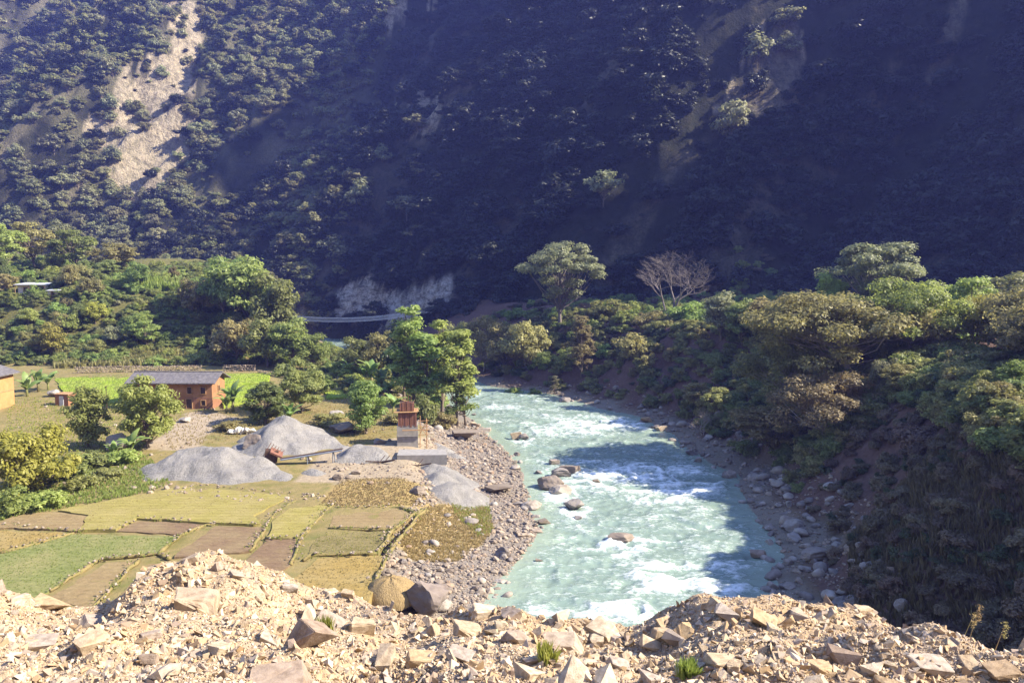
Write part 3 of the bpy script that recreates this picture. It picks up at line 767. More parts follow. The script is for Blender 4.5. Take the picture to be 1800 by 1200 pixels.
for px, d, h, w, key, lf, lab in right_trees:
    p = at(px, d)
    place_tree('creeper_stump' if 'stump' in lab.split()[0] else ('shrub' if ('bush' in lab or 'shrub' in lab) and 'tree' not in lab.split()[:4] else 'tree'), key, p, h, w, None, lab,
               'shrub' if ('bush' in lab or 'shrub' in lab) and 'tree' not in lab.split()[:4] else 'tree', GR_R, M[lf] if lf else None, 0.3)
p = at(1178, 154)
e = empty('bare_tree', (p[0], p[1], p[2] - 0.4)); link('branches', bare_tree_mesh(15.5, 15.5, 9, M['bark_grey']), e)
tag(e, 'leafless grey tree with fan of bare branches on the far bank', 'tree')
p = at(1240, 109)
e = empty('dead_branches', (p[0], p[1], p[2] - 0.3), 0.6); link('branches', bare_tree_mesh(4.2, 5.5, 12, M['bark_pale']), e)
tag(e, 'small dead grey branching bush on the dark bank at the river bend', 'tree')

# ------------------------------------------------------------------ trees of the left bank
left_trees = [
    (252, 91, 9.4, 7.6, 'near_round', None, 'round bright green tree in front of the long slate roofed house'),
    (146, 91, 7.9, 5.6, 'near_round_b', None, 'smaller round green tree left of the one by the slate roofed house'),
    (42, 73, 7.6, 7.5, 'near_shrub', None, 'big yellow green bush at the left edge above the fields'),
    (462, 104, 6.2, 6.6, 'near_round_b', 'leaf_mid', 'dark green rounded tree behind the grey sand heaps, left of three'),
    (528, 112, 8.4, 8.0, 'near_round', 'leaf_mid', 'largest green tree behind the pale sand heap, middle of three'),
    (640, 98, 7.4, 6.2, 'near_round_b', None, 'bright lime tree left of the rusty tower'),
    (728, 120, 17.0, 7.5, 'airy_a', None, 'tall airy tree, leftmost of the clump by the river bend'),
    (752, 118, 13.5, 7.0, 'airy_b', None, 'tall airy tree, second of the clump by the river bend'),
    (775, 121, 16.0, 8.0, 'airy_a', None, 'tall airy tree in the middle of the clump by the river bend'),
    (802, 116, 15.0, 6.5, 'airy_b', None, 'tall airy tree with straight dark stem at the edge of the river'),
    (818, 117, 11.0, 5.5, 'airy_a', None, 'lower airy tree leaning over the river, rightmost of the clump'),
    (708, 128, 14.5, 8.0, 'mid_b', 'leaf_dark', 'dark leafed tree at the back of the airy clump'),
    (745, 112, 4.5, 4.5, 'mid_d', 'leaf_mid', 'bushy undergrowth shrub at the foot of the airy clump'),
    (780, 113, 3.0, 4.0, 'mid_e', 'leaf_olive', 'low dry shrub between the airy clump and the shingle beach'),
    (665, 140, 9.5, 7.0, 'mid_b', 'leaf_olive', 'olive tree under the right half of the footbridge'),
    (622, 146, 8.0, 6.5, 'mid_b', 'leaf_mid', 'green tree under the left half of the footbridge'),
    (690, 150, 9.5, 6.0, 'mid_c', 'leaf_olive', 'layered tree just under the right end of the footbridge'),
    (560, 128, 3.5, 6.0, 'mid_d', 'leaf_lime', 'lime bush beside the sliver of bright field'),
    (100, 78, 3.0, 6.0, 'mid_d', 'leaf_mid', 'low green bush right of the big yellow bush'),
    (150, 82, 2.4, 4.0, 'mid_e', 'leaf_mid', 'low green bush below the smaller round tree'),
    (205, 84, 2.2, 4.0, 'mid_e', 'leaf_lime', 'low lime bush between the two round trees'),
    (10, 68, 2.6, 4.5, 'mid_d', 'leaf_lime', 'low lime bush at the very left edge over the fields'),
    (62, 69, 2.2, 4.0, 'mid_e', 'leaf_lime', 'low lime bush in front of the big yellow bush'),
    (130, 75, 1.8, 3.4, 'mid_e', 'leaf_mid', 'low green bush at the upper edge of the tan field'),
    (180, 78, 1.6, 3.4, 'mid_e', 'leaf_olive', 'low olive bush at the upper edge of the yellow field'),
    (400, 100, 1.8, 4.0, 'mid_e', 'leaf_olive', 'low olive bush between the house yard and the sand heap'),
    (580, 103, 2.2, 5.5, 'mid_e', 'leaf_olive', 'low dry bush left of the bright lime tree'),
    (695, 104, 2.0, 4.0, 'mid_e', 'leaf_olive', 'low bush behind the rusty tower'),
]
for px, d, h, w, key, lf, lab in left_trees:
    p = at(px, d); sh = ('bush' in lab.split()[:5] or 'shrub' in lab.split()[:5])
    place_tree('shrub' if sh else 'tree', key, p, h, w, None, lab, 'shrub' if sh else 'tree', 'plants on the farmed left bank', M[lf] if lf else None)

# ---- wooded hill behind the houses
hill_named = [
    (395, 174, 16, 10, 'mid_b', 'leaf_lime', 'tall lime green tree at the right end of the wooded hill'),
    (440, 172, 18, 13, 'mid_b', 'leaf_lime', 'tallest green tree at the right end of the wooded hill'),
    (482, 168, 18, 11, 'mid_b', 'leaf_mid', 'dense tall tree beside the footbridge end'),
    (415, 160, 11, 10, 'mid_a', 'leaf_olive', 'olive rounded tree below the tallest hill tree'),
    (470, 156, 12, 10, 'mid_a', 'leaf_mid', 'rounded tree at the hill foot right of the slate house'),
    (515, 154, 11, 9, 'mid_b', 'leaf_lime', 'lime tree at the hill foot below the footbridge end'),
    (550, 152, 8, 7, 'mid_b', 'leaf_lime', 'last lime tree of the hill, beside the river gorge'),
    (350, 176, 11, 9, 'mid_a', 'leaf_olive', 'olive tree on the hill above the slate house'),
    (15, 196, 14, 12, 'mid_c', 'leaf_lime', 'layered tree on the hilltop at the left edge'),
    (70, 205, 13, 11, 'mid_c', 'leaf_olive', 'broad tree on the hilltop above the white hut'),
    (145, 204, 12, 11, 'mid_c', 'leaf_lime', 'broad tree on the hilltop right of the white hut'),
    (200, 200, 10, 11, 'mid_c', 'leaf_olive', 'low broad tree on the hilltop before the banana row'),
    (115, 215, 14, 8, 'mid_b', 'leaf_pale', 'grey green tree rising behind the hilltop trees'),
]
for px, d, h, w, key, lf, lab in hill_named:
    place_tree('tree', key, at(px, d), h, w, None, lab, 'tree', 'trees of the wooded hill', M[lf])
LAB_H = {'mid_a': 'rounded tree in the thicket covering the left hill', 'mid_b': 'upright tree in the thicket covering the left hill', 'mid_c': 'layered tree in the thicket covering the left hill',
         'mid_d': 'lime bush in the thicket covering the left hill', 'mid_e': 'small green bush in the thicket covering the left hill'}
k = 0
while k < 120:
    px, d = rng.uniform(-30, 560), rng.uniform(160, 205)
    x = (px - 900) / F * d
    if x > -45 - 0.38 * (d - 165) or (20 < px < 120 and 174 < d < 198): continue
    p = at(px, d)
    if p[2] < 5: continue
    key = rng.choice(['mid_a', 'mid_b', 'mid_c', 'mid_d', 'mid_e'], p=[.2, .15, .15, .3, .2])
    s = rng.uniform(0.5, 0.85); h0, w0 = PROTO[key][1], PROTO[key][2]
    if d > 192 and px > 215: s *= 0.55
    lf = M[rng.choice(['leaf_lime', 'leaf_mid', 'leaf_olive', 'leaf_yellow', 'leaf_brown', 'leaf_pale'], p=[.3, .2, .28, .1, .04, .08])]
    sh = key in ('mid_d', 'mid_e')
    where = 'below the white hut' if px < 130 else ('between hut and slate roof' if px < 230 else ('above the slate roof' if px < 340 else ('left of the tallest hill tree' if px < 430 else 'beside the footbridge end')))
    hue = {'leaf_lime': 'lime', 'leaf_mid': 'green', 'leaf_olive': 'olive', 'leaf_yellow': 'yellow', 'leaf_brown': 'brown', 'leaf_pale': 'grey green'}[lf.name]
    LAB_H[key] = '%s %s in the hill thicket, %s %s' % (hue, {'mid_a': 'rounded tree', 'mid_b': 'upright tree', 'mid_c': 'layered tree', 'mid_d': 'broad bush', 'mid_e': 'small bush'}[key], where, 'high up' if d > 185 else 'low down')
    place_tree('shrub' if sh else 'tree', key, p, h0 * s, w0 * s, None, LAB_H[key], 'shrub' if sh else 'tree', LAB_H[key].replace('tree', 'trees').replace('bush', 'bushes'), lf)
    k += 1

# ------------------------------------------------------------------ trees standing out on the mountain
mtn_named = [
    (1060, 362, 11, 9, 'far_b', 'lone sunlit tree in the dark middle of the mountainside'),
    (1283, 262, 15, 12, 'far_b', 'layered sunlit tree under the brown rock streak'),
    (1378, 55, 8, 11, 'far_b', 'pale tree at the top of the brown rock streak'),
    (1330, 118, 12, 8, 'far_c', 'pale tree at the left edge of the brown rock streak'),
    (1382, 95, 8, 9, 'far_a', 'pale tree in the middle of the brown rock streak'),
    (595, 462, 11, 12, 'far_a', 'rounded sunlit tree just above the grey cliff by the footbridge'),
    (632, 368, 12, 11, 'far_a', 'bright leafy tree on the dark slope above the footbridge'),
    (590, 372, 8, 9, 'far_a', 'paler tree left of the bright leafy tree above the footbridge'),
    (715, 385, 9, 10, 'far_b', 'small layered tree on the dark slope below the sunlit outcrop'),
    (672, 285, 8, 8, 'far_a', 'rounded tree on the slope down left of the sunlit outcrop'),
    (735, 318, 8, 8, 'far_b', 'dim rounded tree straight below the sunlit outcrop'),
    (655, 245, 8, 9, 'far_c', 'upright tree on the slope left of the sunlit outcrop'),
    (735, 232, 7, 9, 'far_b', 'layered tree at the foot of the sunlit outcrop'),
    (565, 325, 6, 8, 'far_b', 'small bright tree at the tip of the sunlit spur'),
]
def mtn_place(px, py, h, w, key, lab, group, lf):
    p = hit(px, py, 'm')
    if p is None: return None
    return place_tree('tree', key, p, h, w, None, lab, 'tree', group, lf, 0.8)
far_first = {}
for px, py, h, w, key, lab in mtn_named:
    e = mtn_place(px, py, h, w, key, lab, 'trees standing out on the mountainside', M['leaf_pale'])  # lit trees painted with paler leaves than the forest around them
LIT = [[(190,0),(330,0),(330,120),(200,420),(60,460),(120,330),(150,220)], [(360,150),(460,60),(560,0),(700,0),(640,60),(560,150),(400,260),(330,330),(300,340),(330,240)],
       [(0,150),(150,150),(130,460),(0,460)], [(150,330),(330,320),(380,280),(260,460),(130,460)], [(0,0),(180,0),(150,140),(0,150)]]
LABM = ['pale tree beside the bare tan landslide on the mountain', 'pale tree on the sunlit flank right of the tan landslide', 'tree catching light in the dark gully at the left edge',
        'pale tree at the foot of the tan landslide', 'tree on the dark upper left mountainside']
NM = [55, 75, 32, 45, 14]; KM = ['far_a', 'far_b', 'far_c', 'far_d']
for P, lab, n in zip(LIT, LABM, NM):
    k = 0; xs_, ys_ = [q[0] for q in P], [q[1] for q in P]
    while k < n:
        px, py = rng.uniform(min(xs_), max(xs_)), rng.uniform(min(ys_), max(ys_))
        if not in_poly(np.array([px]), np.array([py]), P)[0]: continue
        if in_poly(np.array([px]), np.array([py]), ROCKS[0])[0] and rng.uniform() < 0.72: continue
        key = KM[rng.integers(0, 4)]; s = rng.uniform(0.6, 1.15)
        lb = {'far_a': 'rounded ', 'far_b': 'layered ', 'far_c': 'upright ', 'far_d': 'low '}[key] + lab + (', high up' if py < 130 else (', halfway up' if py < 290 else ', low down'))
        mtn_place(px, py, PROTO[key][1] * s, PROTO[key][2] * s, key, lb, lb.replace('tree', 'trees', 1), M['leaf_pale']); k += 1  # paler leaves paint these trees as sunlit

# forest cover of the rest of the mountain: a mass of crowns nobody could count
srcs = []
for key in KM:
    (tm, cm), h0, w0 = PROTO[key]
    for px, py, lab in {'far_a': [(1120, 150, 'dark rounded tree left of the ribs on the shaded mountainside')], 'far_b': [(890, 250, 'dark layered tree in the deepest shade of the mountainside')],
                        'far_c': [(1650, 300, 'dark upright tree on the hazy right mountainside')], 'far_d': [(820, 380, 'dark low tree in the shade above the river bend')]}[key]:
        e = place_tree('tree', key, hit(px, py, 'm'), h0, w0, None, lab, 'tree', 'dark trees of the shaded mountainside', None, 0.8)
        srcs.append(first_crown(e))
cand = np.c_[rng.uniform(-420, 225, 110000), rng.uniform(110, 560, 110000)]; cand = np.c_[cand, HM(cand[:,0], cand[:,1])]
px, py = project(cand); ok = (px > -60) & (px < 1860) & (py > -120) & (py < 600) & (cand[:,2] > 2)
cand, px, py = cand[ok], px[ok], py[ok]
rk = mountain_attrs(cand)['rock']
ok = rng.uniform(size=len(cand)) > np.clip(rk * 1.1, 0, 0.93)
ok &= ~(in_poly(px, py, ROCKS[3]))
_d, _a = base_dist(cand[:,0], cand[:,1]); _aa = _a - 0.42 * cand[:,2]
ok &= rng.uniform(size=len(cand)) < 0.12 + 0.88 * sstep(-0.45, 0.25, fbm((_aa + 7 * noise(_aa / 25.0, cand[:,2] / 30.0, 0, 66)) / 14.0, cand[:,2] / 75.0, 0, 64, 3))
cand = cand[ok]
cand[:, 2] = HM(cand[:,0], cand[:,1]) - 0.5
print('forest', len(cand)); cand = cand[rng.permutation(len(cand))[:11500]]
n = len(cand); sc_ = 0.3 + 1.0 * rng.uniform(size=n) ** 1.7; sc_ = np.stack([sc_, sc_, sc_ * rng.uniform(0.6, 1.0, n)], -1)
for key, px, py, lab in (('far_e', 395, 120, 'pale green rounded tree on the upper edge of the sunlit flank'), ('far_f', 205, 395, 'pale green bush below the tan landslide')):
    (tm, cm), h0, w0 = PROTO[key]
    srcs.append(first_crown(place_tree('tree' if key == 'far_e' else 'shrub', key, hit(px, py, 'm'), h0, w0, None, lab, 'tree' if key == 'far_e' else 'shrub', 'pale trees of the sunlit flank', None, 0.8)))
pk = rng.integers(0, 4, n); sunny = rng.uniform(size=n) < 0.85 * sstep(-45, -85, cand[:, 0])  # most crowns on the lit flank take the sunlit leaf colour
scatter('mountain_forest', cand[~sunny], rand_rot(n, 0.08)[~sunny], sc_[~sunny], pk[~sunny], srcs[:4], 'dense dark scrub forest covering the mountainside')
scatter('mountain_forest', cand[sunny], rand_rot(n, 0.08)[sunny], sc_[sunny], (pk % 2)[sunny], srcs[4:], 'scrub and trees of the mountain flank in sunlit pale green')

# ------------------------------------------------------------------ stones
def hull_arrays(seed, n=14, sc=(1, 0.75, 0.5), power=0.38):
    """an angular broken stone, about one unit long"""
    rg = np.random.default_rng(seed); bm = bmesh.new()
    P = rg.uniform(-1, 1, (n, 3)); P = np.sign(P) * np.abs(P) ** power
    P *= np.array(sc) * 0.5
    R = np.array(Euler(rg.uniform(-0.25, 0.25, 3)).to_matrix()); P = P @ R.T
    for p in P: bm.verts.new(p)
    r = bmesh.ops.convex_hull(bm, input=bm.verts[:])
    bmesh.ops.triangulate(bm, faces=bm.faces[:]); bm.verts.index_update()
    V = np.array([v.co[:] for v in bm.verts]); Fc = np.array([[v.index for v in f.verts] for f in bm.faces]); bm.free()
    u = np.unique(Fc); re_ = np.full(len(V), -1); re_[u] = np.arange(len(u))
    return V[u], re_[Fc]
def boulder_arrays(seed, sub=3, cuts=9, sc=(1, 0.8, 0.62), rough=0.05, lo=0.62):
    """a water-worn or broken boulder: a ball cut by several planes, with a rough skin"""
    rg = np.random.default_rng(seed); bm = bmesh.new(); bmesh.ops.create_icosphere(bm, subdivisions=sub, radius=0.5)
    V = np.array([v.co[:] for v in bm.verts]); Fc = np.array([[v.index for v in f.verts] for f in bm.faces]); bm.free()
    for _ in range(cuts):
        nn = rg.normal(size=3); nn /= np.linalg.norm(nn); d = 0.5 * rg.uniform(lo, 0.95)
        o = np.maximum(V @ nn - d, 0); V = V - o[:, None] * nn * 0.92
    nrm = V / np.linalg.norm(V, axis=1, keepdims=True)
    V = V + nrm * (rough * fbm(V[:,0] * 4 + seed, V[:,1] * 4, V[:,2] * 4, seed, 3))[:, None]
    return V * np.array(sc), Fc
def realize(protos, pts, rots, scls, picks):
    Vs, Fs, o = [], [], 0
    for i, (V, Fc) in enumerate(protos):
        m = np.where(picks == i)[0]
        if not len(m): continue
        cx, sx, cy, sy, cz, sz = [f(rots[m][:, a]) for a in range(3) for f in (np.cos, np.sin)]
        R = np.empty((len(m), 3, 3))
        R[:,0,0]=cy*cz; R[:,0,1]=sx*sy*cz-cx*sz; R[:,0,2]=cx*sy*cz+sx*sz
        R[:,1,0]=cy*sz; R[:,1,1]=sx*sy*sz+cx*cz; R[:,1,2]=cx*sy*sz-sx*cz
        R[:,2,0]=-sy; R[:,2,1]=sx*cy; R[:,2,2]=cx*cy
        W = np.einsum('nij,nkj->nki', R, V[None] * scls[m][:, None, :]) + pts[m][:, None, :]
        Vs.append(W.reshape(-1, 3)); Fs.append((np.arange(len(m))[:, None, None] * len(V) + Fc[None]).reshape(-1, 3) + o); o += len(m) * len(V)
    return np.concatenate(Vs), np.concatenate(Fs)
def island_rock_mat(name, cols, bump=0.3):
    t = NT(name); g = t.new('ShaderNodeNewGeometry')
    base = t.ramp(g.outputs['Random Per Island'], [(i / (len(cols) - 1), c) for i, c in enumerate(cols)])
    n = t.noise(9, 4, 0.7); c = t.mix(t.math('MULTIPLY', n, 0.5), base, (0.4, 0.36, 0.32), 'OVERLAY'); t.bump(n, bump, 0.03)
    return t.done(c, 0.9, 0.2)
M['chips'] = island_rock_mat('rubble_chips', [(0.319, 0.224, 0.136), (0.496, 0.389, 0.260), (0.401, 0.277, 0.159), (0.566, 0.478, 0.354), (0.366, 0.301, 0.248), (0.271, 0.195, 0.142)])
M['cobbles'] = island_rock_mat('river_cobbles', [(0.138, 0.112, 0.095), (0.292, 0.241, 0.194), (0.189, 0.155, 0.125), (0.370, 0.310, 0.249), (0.267, 0.189, 0.129)])

ANG = [hull_arrays(200 + i, rng.integers(9, 15), (1, rng.uniform(.55, .9), rng.uniform(.28, .6))) for i in range(14)]
RND = [boulder_arrays(300 + i, 2, 8, (1, rng.uniform(.6, .9), rng.uniform(.4, .65)), 0.04) for i in range(8)]
BIG = [boulder_arrays(330 + i, 4, 13, (1, rng.uniform(.65, .9), rng.uniform(.5, .72)), 0.045, 0.5) for i in range(8)]
def fine_hull(seed, sc):
    V, Fc = hull_arrays(seed, 15, (1, 1, 1), 0.3)
    bm = bmesh.new(); vs_ = [bm.verts.new(v) for v in V]; [bm.faces.new([vs_[i] for i in f]) for f in Fc]
    bmesh.ops.dissolve_limit(bm, angle_limit=0.25, verts=bm.verts[:], edges=bm.edges[:])
    bmesh.ops.bevel(bm, geom=bm.edges[:], offset=0.03, segments=1, affect='EDGES', clamp_overlap=True)
    bmesh.ops.triangulate(bm, faces=bm.faces[:]); bmesh.ops.subdivide_edges(bm, edges=bm.edges[:], cuts=2, use_grid_fill=True); bmesh.ops.triangulate(bm, faces=bm.faces[:])
    bm.verts.index_update(); V = np.array([v.co[:] for v in bm.verts]); Fc = np.array([[v.index for v in f.verts] for f in bm.faces]); bm.free()
    q = 0.03 * fbm(V[:,0] * 7, V[:,1] * 9, V[:,2] * 9 + seed, seed, 3); V = V + (V / np.maximum(np.linalg.norm(V, axis=1, keepdims=True), .1)) * q[:, None]
    return V * np.array(sc), Fc
BLOCK = [fine_hull(360 + i, (1, rng.uniform(.6, .9), rng.uniform(.4, .7))) for i in range(10)]
ME = {k: [mesh_np('%s_%d' % (k, i), V, Fc, M[m], sm) for i, (V, Fc) in enumerate(L)]
      for k, L, m, sm in (('angular', ANG, 'rubble', False), ('rounded', RND, 'river_rock', True), ('boulder', BIG, 'river_rock', False), ('block', BLOCK, 'rubble', False))}

# ---- the named big blocks of the rubble bank: px, py of the centre, width in px, height/width, yaw, tilt
blocks = [
    (340,1052,92,.62,.3,.25,'large flat tan block with cracked face on the left hump'), (85,1058,72,.42,.2,.1,'long pale slab lying at the left dip of the rubble'),
    (28,1048,44,.75,1.1,.2,'white angular stone at the far left of the rubble crest'), (578,1040,30,.55,.5,.1,'small white brick shaped stone left of the straw mound'),
    (612,1042,32,.55,-.2,.1,'white brick shaped stone touching the straw mound side'), (545,1112,84,1.0,.9,.5,'tall rounded ochre block under a grass tuft'),
    (632,1096,62,.85,.3,.3,'steep tan block right of the tall ochre block'), (575,1090,70,.55,-.3,.3,'grey tan slab behind the tall ochre block'),
    (490,1200,140,.5,.4,.2,'huge tan boulder cut by the bottom edge of the picture'), (318,1122,40,.6,.6,.4,'wedge shaped brown stone below the cracked block'),
    (386,1136,48,.65,1.2,.3,'ochre stone with pale top in the lower left rubble'), (470,1120,44,.8,.1,.5,'dark sided block left of the tall ochre block'),
    (262,1112,44,.5,.8,.2,'brown flat stone at the lower left of the rubble'), (60,1128,70,.4,.1,.1,'pale flat slab near the lower left corner'),
    (745,1158,74,.5,.2,.15,'broad pale tan block in the lower middle of the rubble'), (812,1152,60,.55,-.3,.2,'tan block with bright top beside the broad pale block'),
    (850,1072,72,.5,.5,.3,'tan block on the rubble crest at the river corner'), (905,1120,60,.6,.9,.3,'split tan stone left of the long brown block'),
    (990,1130,86,.5,.0,.12,'long brown rectangular block in the middle of the rubble'), (1050,1122,50,.7,1.4,.2,'rounded tan stone right of the long brown block'),
    (820,1105,60,.7,.4,.4,'leaning brown stone below the crest at the river corner'), (930,1180,70,.6,.8,.3,'brown yellow block at the lower middle edge'),
    (1165,1106,50,.9,.3,.3,'upright tan block on the left of the right hump'), (1208,1104,46,.8,.7,.4,'split ochre block on the right hump'),
    (1280,1164,80,.32,.25,.15,'long tan slab lying in the lower right rubble'), (1345,1090,62,.6,-.4,.4,'pale flat stone standing on the right hump'),
    (1518,1070,48,.55,.3,.2,'pale yellow block on the crest of the right hump'), (1632,1168,92,.55,.2,.1,'smooth rounded boulder near the lower right corner'),
    (1772,1180,80,.45,.1,.05,'pale flat boulder at the lower right corner'), (1290,1168,44,.9,1.1,.3,'upright ochre stone beside the long tan slab'),
    (1445,1172,56,.6,.5,.3,'tan block at the bottom of the right hump'), (1150,1190,60,.5,.5,.2,'rounded pale stone at the bottom right of the middle'),
    (680,1150,46,.6,.4,.4,'brown wedge stone left of the broad pale block'), (160,1090,50,.5,.3,.3,'brown stone in the dip left of the hump'),
    (1260,1060,38,.8,.6,.5,'pointed brown stone on the top of the right hump'), (415,1010,34,.6,.6,.4,'tan stone near the top of the left hump'),
    (505,1030,40,.9,.3,.4,'blocky tan stone at the right end of the left hump'), (1085,1165,48,.6,.2,.3,'tan stone below the rounded tan stone'),
]
for i, (px, py, w, hr, yaw, tl, lab) in enumerate(blocks):
    p = hit_r(px, py + w * hr * 0.3)
    if p is None: continue
    d = math.hypot(p[1], CAMZ - p[2]); s = w * d / F * 0.8
    me = ME['block'][i % 10]; V = BLOCK[i % 10][0]
    o = link('rubble_block', me, None, (p[0], p[1] + s * .15, p[2] + s * hr * 0.02), (tl * .5, tl, yaw), (s, s * 0.9, s * hr / max(np.ptp(V[:,2]), .1)))
    tag(o, lab, 'rock', 'large blocks of the foreground rubble')
# ---- 300 smaller stones of the bank, then its chips
def bank_points(n, rg):
    P = []
    while len(P) < n:
        px, py = rg.uniform(-40, 1840), rg.uniform(960, 1215)
        p = hit_r(px, py)
        if p is not None and p[1] < 13: P.append(p)
    return np.array(P)
shade_words = [('pale', (0, 3)), ('brown', (3, 6))]
P = bank_points(300, rng); Ssz = np.sort(rng.pareto(2.8, 300) * 0.085 + 0.085)[::-1]; Ssz = np.minimum(Ssz, 0.34)
for i, p in enumerate(P):
    s = Ssz[i] * (p[1] / 8.0) ** 0.5; k = rng.integers(0, 14)
    o = link('rubble_stone', ME['angular'][k], None, (p[0], p[1], p[2] + s * 0.08), (rng.normal(0, .35), rng.normal(0, .35), rng.uniform(0, 6.28)), (s, s, s * rng.uniform(.8, 1.5)))
    px, py = project(p); nb = min(blocks, key=lambda b: (b[0] - px) ** 2 + 2 * (b[1] - py) ** 2)[6].split()
    sz = 'fist sized' if s < .13 else ('head sized' if s < .2 else 'bigger')
    lab = ' '.join(('%s broken stone beside the ' % sz + ' '.join(nb)).split()[:16])
    tag(o, lab, 'stone', 'broken stones of the foreground rubble' if s >= .2 else '%s stones of the foreground rubble' % sz)
CH = [hull_arrays(240 + i, 8, (1, rng.uniform(.55, .95), rng.uniform(.35, .7)), .5) for i in range(12)]
n = 40000
P = bank_points(n, rng); s = 0.016 + rng.pareto(2.3, n) * 0.015; s = np.minimum(s, 0.11)
V, Fc = realize(CH, P + np.c_[np.zeros((n, 2)), s * 0.12], np.c_[rng.normal(0, .5, (n, 2)), rng.uniform(0, 6.28, n)], np.stack([s, s, s * rng.uniform(.7, 1.5, n)], -1), rng.integers(0, 12, n))
tag(link('rubble_chips', mesh_np('rubble_chips', V, Fc, M['chips'])), 'broken tan stone chips covering the rubble bank', kind='stuff')

# ---- boulders in and beside the river
def put_boulder(px, py, w, hr, lab, kind='boulder', i=0, mat=None, z=None, name='boulder', group='boulders in and along the river', sink=.25):
    p = G(px, py, 0.0) if z is None else (hit(px, py, 'g') if z == 'g' else G(px, py, z))
    d = math.hypot(p[0], p[1]); s = w * d / F * 0.9
    me = ME[kind][i % len(ME[kind])]; arr = {'boulder': BIG, 'rounded': RND, 'block': BLOCK, 'angular': ANG}[kind][i % len(ME[kind])][0]
    hgt = s * hr; o = link(name, me, None, (p[0], p[1] + s * .3, p[2] + hgt * (0.5 - sink)), (0, 0, rng.uniform(-.5, .5)), (s / np.ptp(arr[:,0]), s / np.ptp(arr[:,0]) * .9, hgt / np.ptp(arr[:,2])))
    if mat: o.material_slots[0].link = 'OBJECT'; o.material_slots[0].material = M[mat]
    return tag(o, lab, 'boulder', group)
rocks = [
    (968,860,56,.62,'boulder','brown_rock','largest brown boulder standing in the river left of the rapids'), (985,838,42,.5,'boulder',None,'low boulder just behind the largest river boulder'),
    (1003,830,40,.45,'block','brown_rock','tan rock right of the low boulder behind the largest river boulder'), (988,868,48,.5,'boulder',None,'pale grey rock in front of the largest river boulder'),
    (947,833,16,.5,'boulder',None,'small dark rock left of the largest river boulder'), (1011,894,38,.62,'boulder',None,'rounded grey boulder standing alone below the largest river boulder'),
    (1016,912,17,.4,'boulder',None,'little rock just below the lone rounded river boulder'), (1096,952,56,.26,'boulder','brown_rock','wide brown rock washed by foam in the middle of the river'),
    (1048,848,17,.4,'block','brown_rock','small flat reddish rock right of the largest river boulder'), (908,770,26,.6,'block',None,'dark peaked rock at the left side of the upper river'),
    (922,771,24,.5,'boulder',None,'pale foamy rock right of the dark peaked rock'), (836,752,18,.8,'block',None,'dark rock at the left water edge of the upper river'),
    (851,759,30,.35,'block',None,'flat grey rock at the left water edge of the upper river'), (833,729,9,.5,'boulder',None,'tiny rock breaking the far left water'),
    (975,815,20,.5,'block',None,'dark rock behind the cluster of river boulders'), (880,868,50,.35,'block','brown_rock','long tan rock on the shingle at the water edge'),
    (935,896,38,.6,'boulder',None,'grey boulder at the left water edge, larger of two'), (912,893,30,.5,'boulder',None,'paler grey boulder beside the larger one at the left water edge'),
    (956,922,28,.4,'block','brown_rock','flat reddish rock just off the left shore'), (942,910,20,.4,'boulder',None,'dark flat rock between shore and flat reddish rock'),
    (944,937,24,.35,'block',None,'low dark rock off the shingle point'), (948,988,15,.5,'block','brown_rock','tiny dark rock alone off the lower shingle'),
    (884,978,22,.7,'boulder','brown_rock','round brown stone at the edge of the lower shingle'), (880,1030,36,.35,'boulder',None,'purple grey flat boulder at the edge of the lower shingle'),
    (920,945,24,.35,'block',None,'flat tan stone on the shingle point'), (820,776,52,.5,'block','brown_rock','big brown slab at the head of the shingle beach'),
    (780,1075,44,.6,'boulder',None,'grey boulder behind the rubble crest right of the dark boulder'), (995,706,26,.5,'boulder',None,'pale rocks in the water at the far right bank'),
    (1137,742,24,.5,'block',None,'dark rock at the right water edge of the upper river'), (1165,757,26,.45,'block',None,'pale topped rock at the right water edge of the upper river'),
    (1335,980,34,.4,'block',None,'dark rock sticking out from the right shore into the rapids'), (1402,936,42,.7,'boulder',None,'pale angular boulder at the right shore beside the shadowed water'),
    (1385,915,34,.7,'boulder',None,'leaning grey boulder behind the pale angular one on the right shore'), (1440,988,60,.5,'boulder',None,'large flat grey boulder on the lower right shore'),
    (1332,850,36,.6,'boulder',None,'grey boulder of the pair on the right shore by the rapids'), (1352,842,40,.55,'boulder',None,'grey boulder behind its pair on the right shore by the rapids'),
    (1360,1038,24,.9,'boulder',None,'round stone in the water at the lower right shore'), (1390,1040,30,.7,'boulder',None,'pale round stone at the lower right shore'),
    (1275,740,36,.7,'boulder',None,'pale boulder at the head of the right boulder shore'), (1590,1075,28,1.0,'boulder',None,'pale round boulder on the dark shore behind the right hump'),
]
for i, (px, py, w, hr, kd, mt, lab) in enumerate(rocks):
    land = (px < 885 and py > 850) or (px > 1400) or px in (820, 780, 1275, 920)
    put_boulder(px, py, w, hr, lab, kd, i, mt, 'g' if land else 0.0)
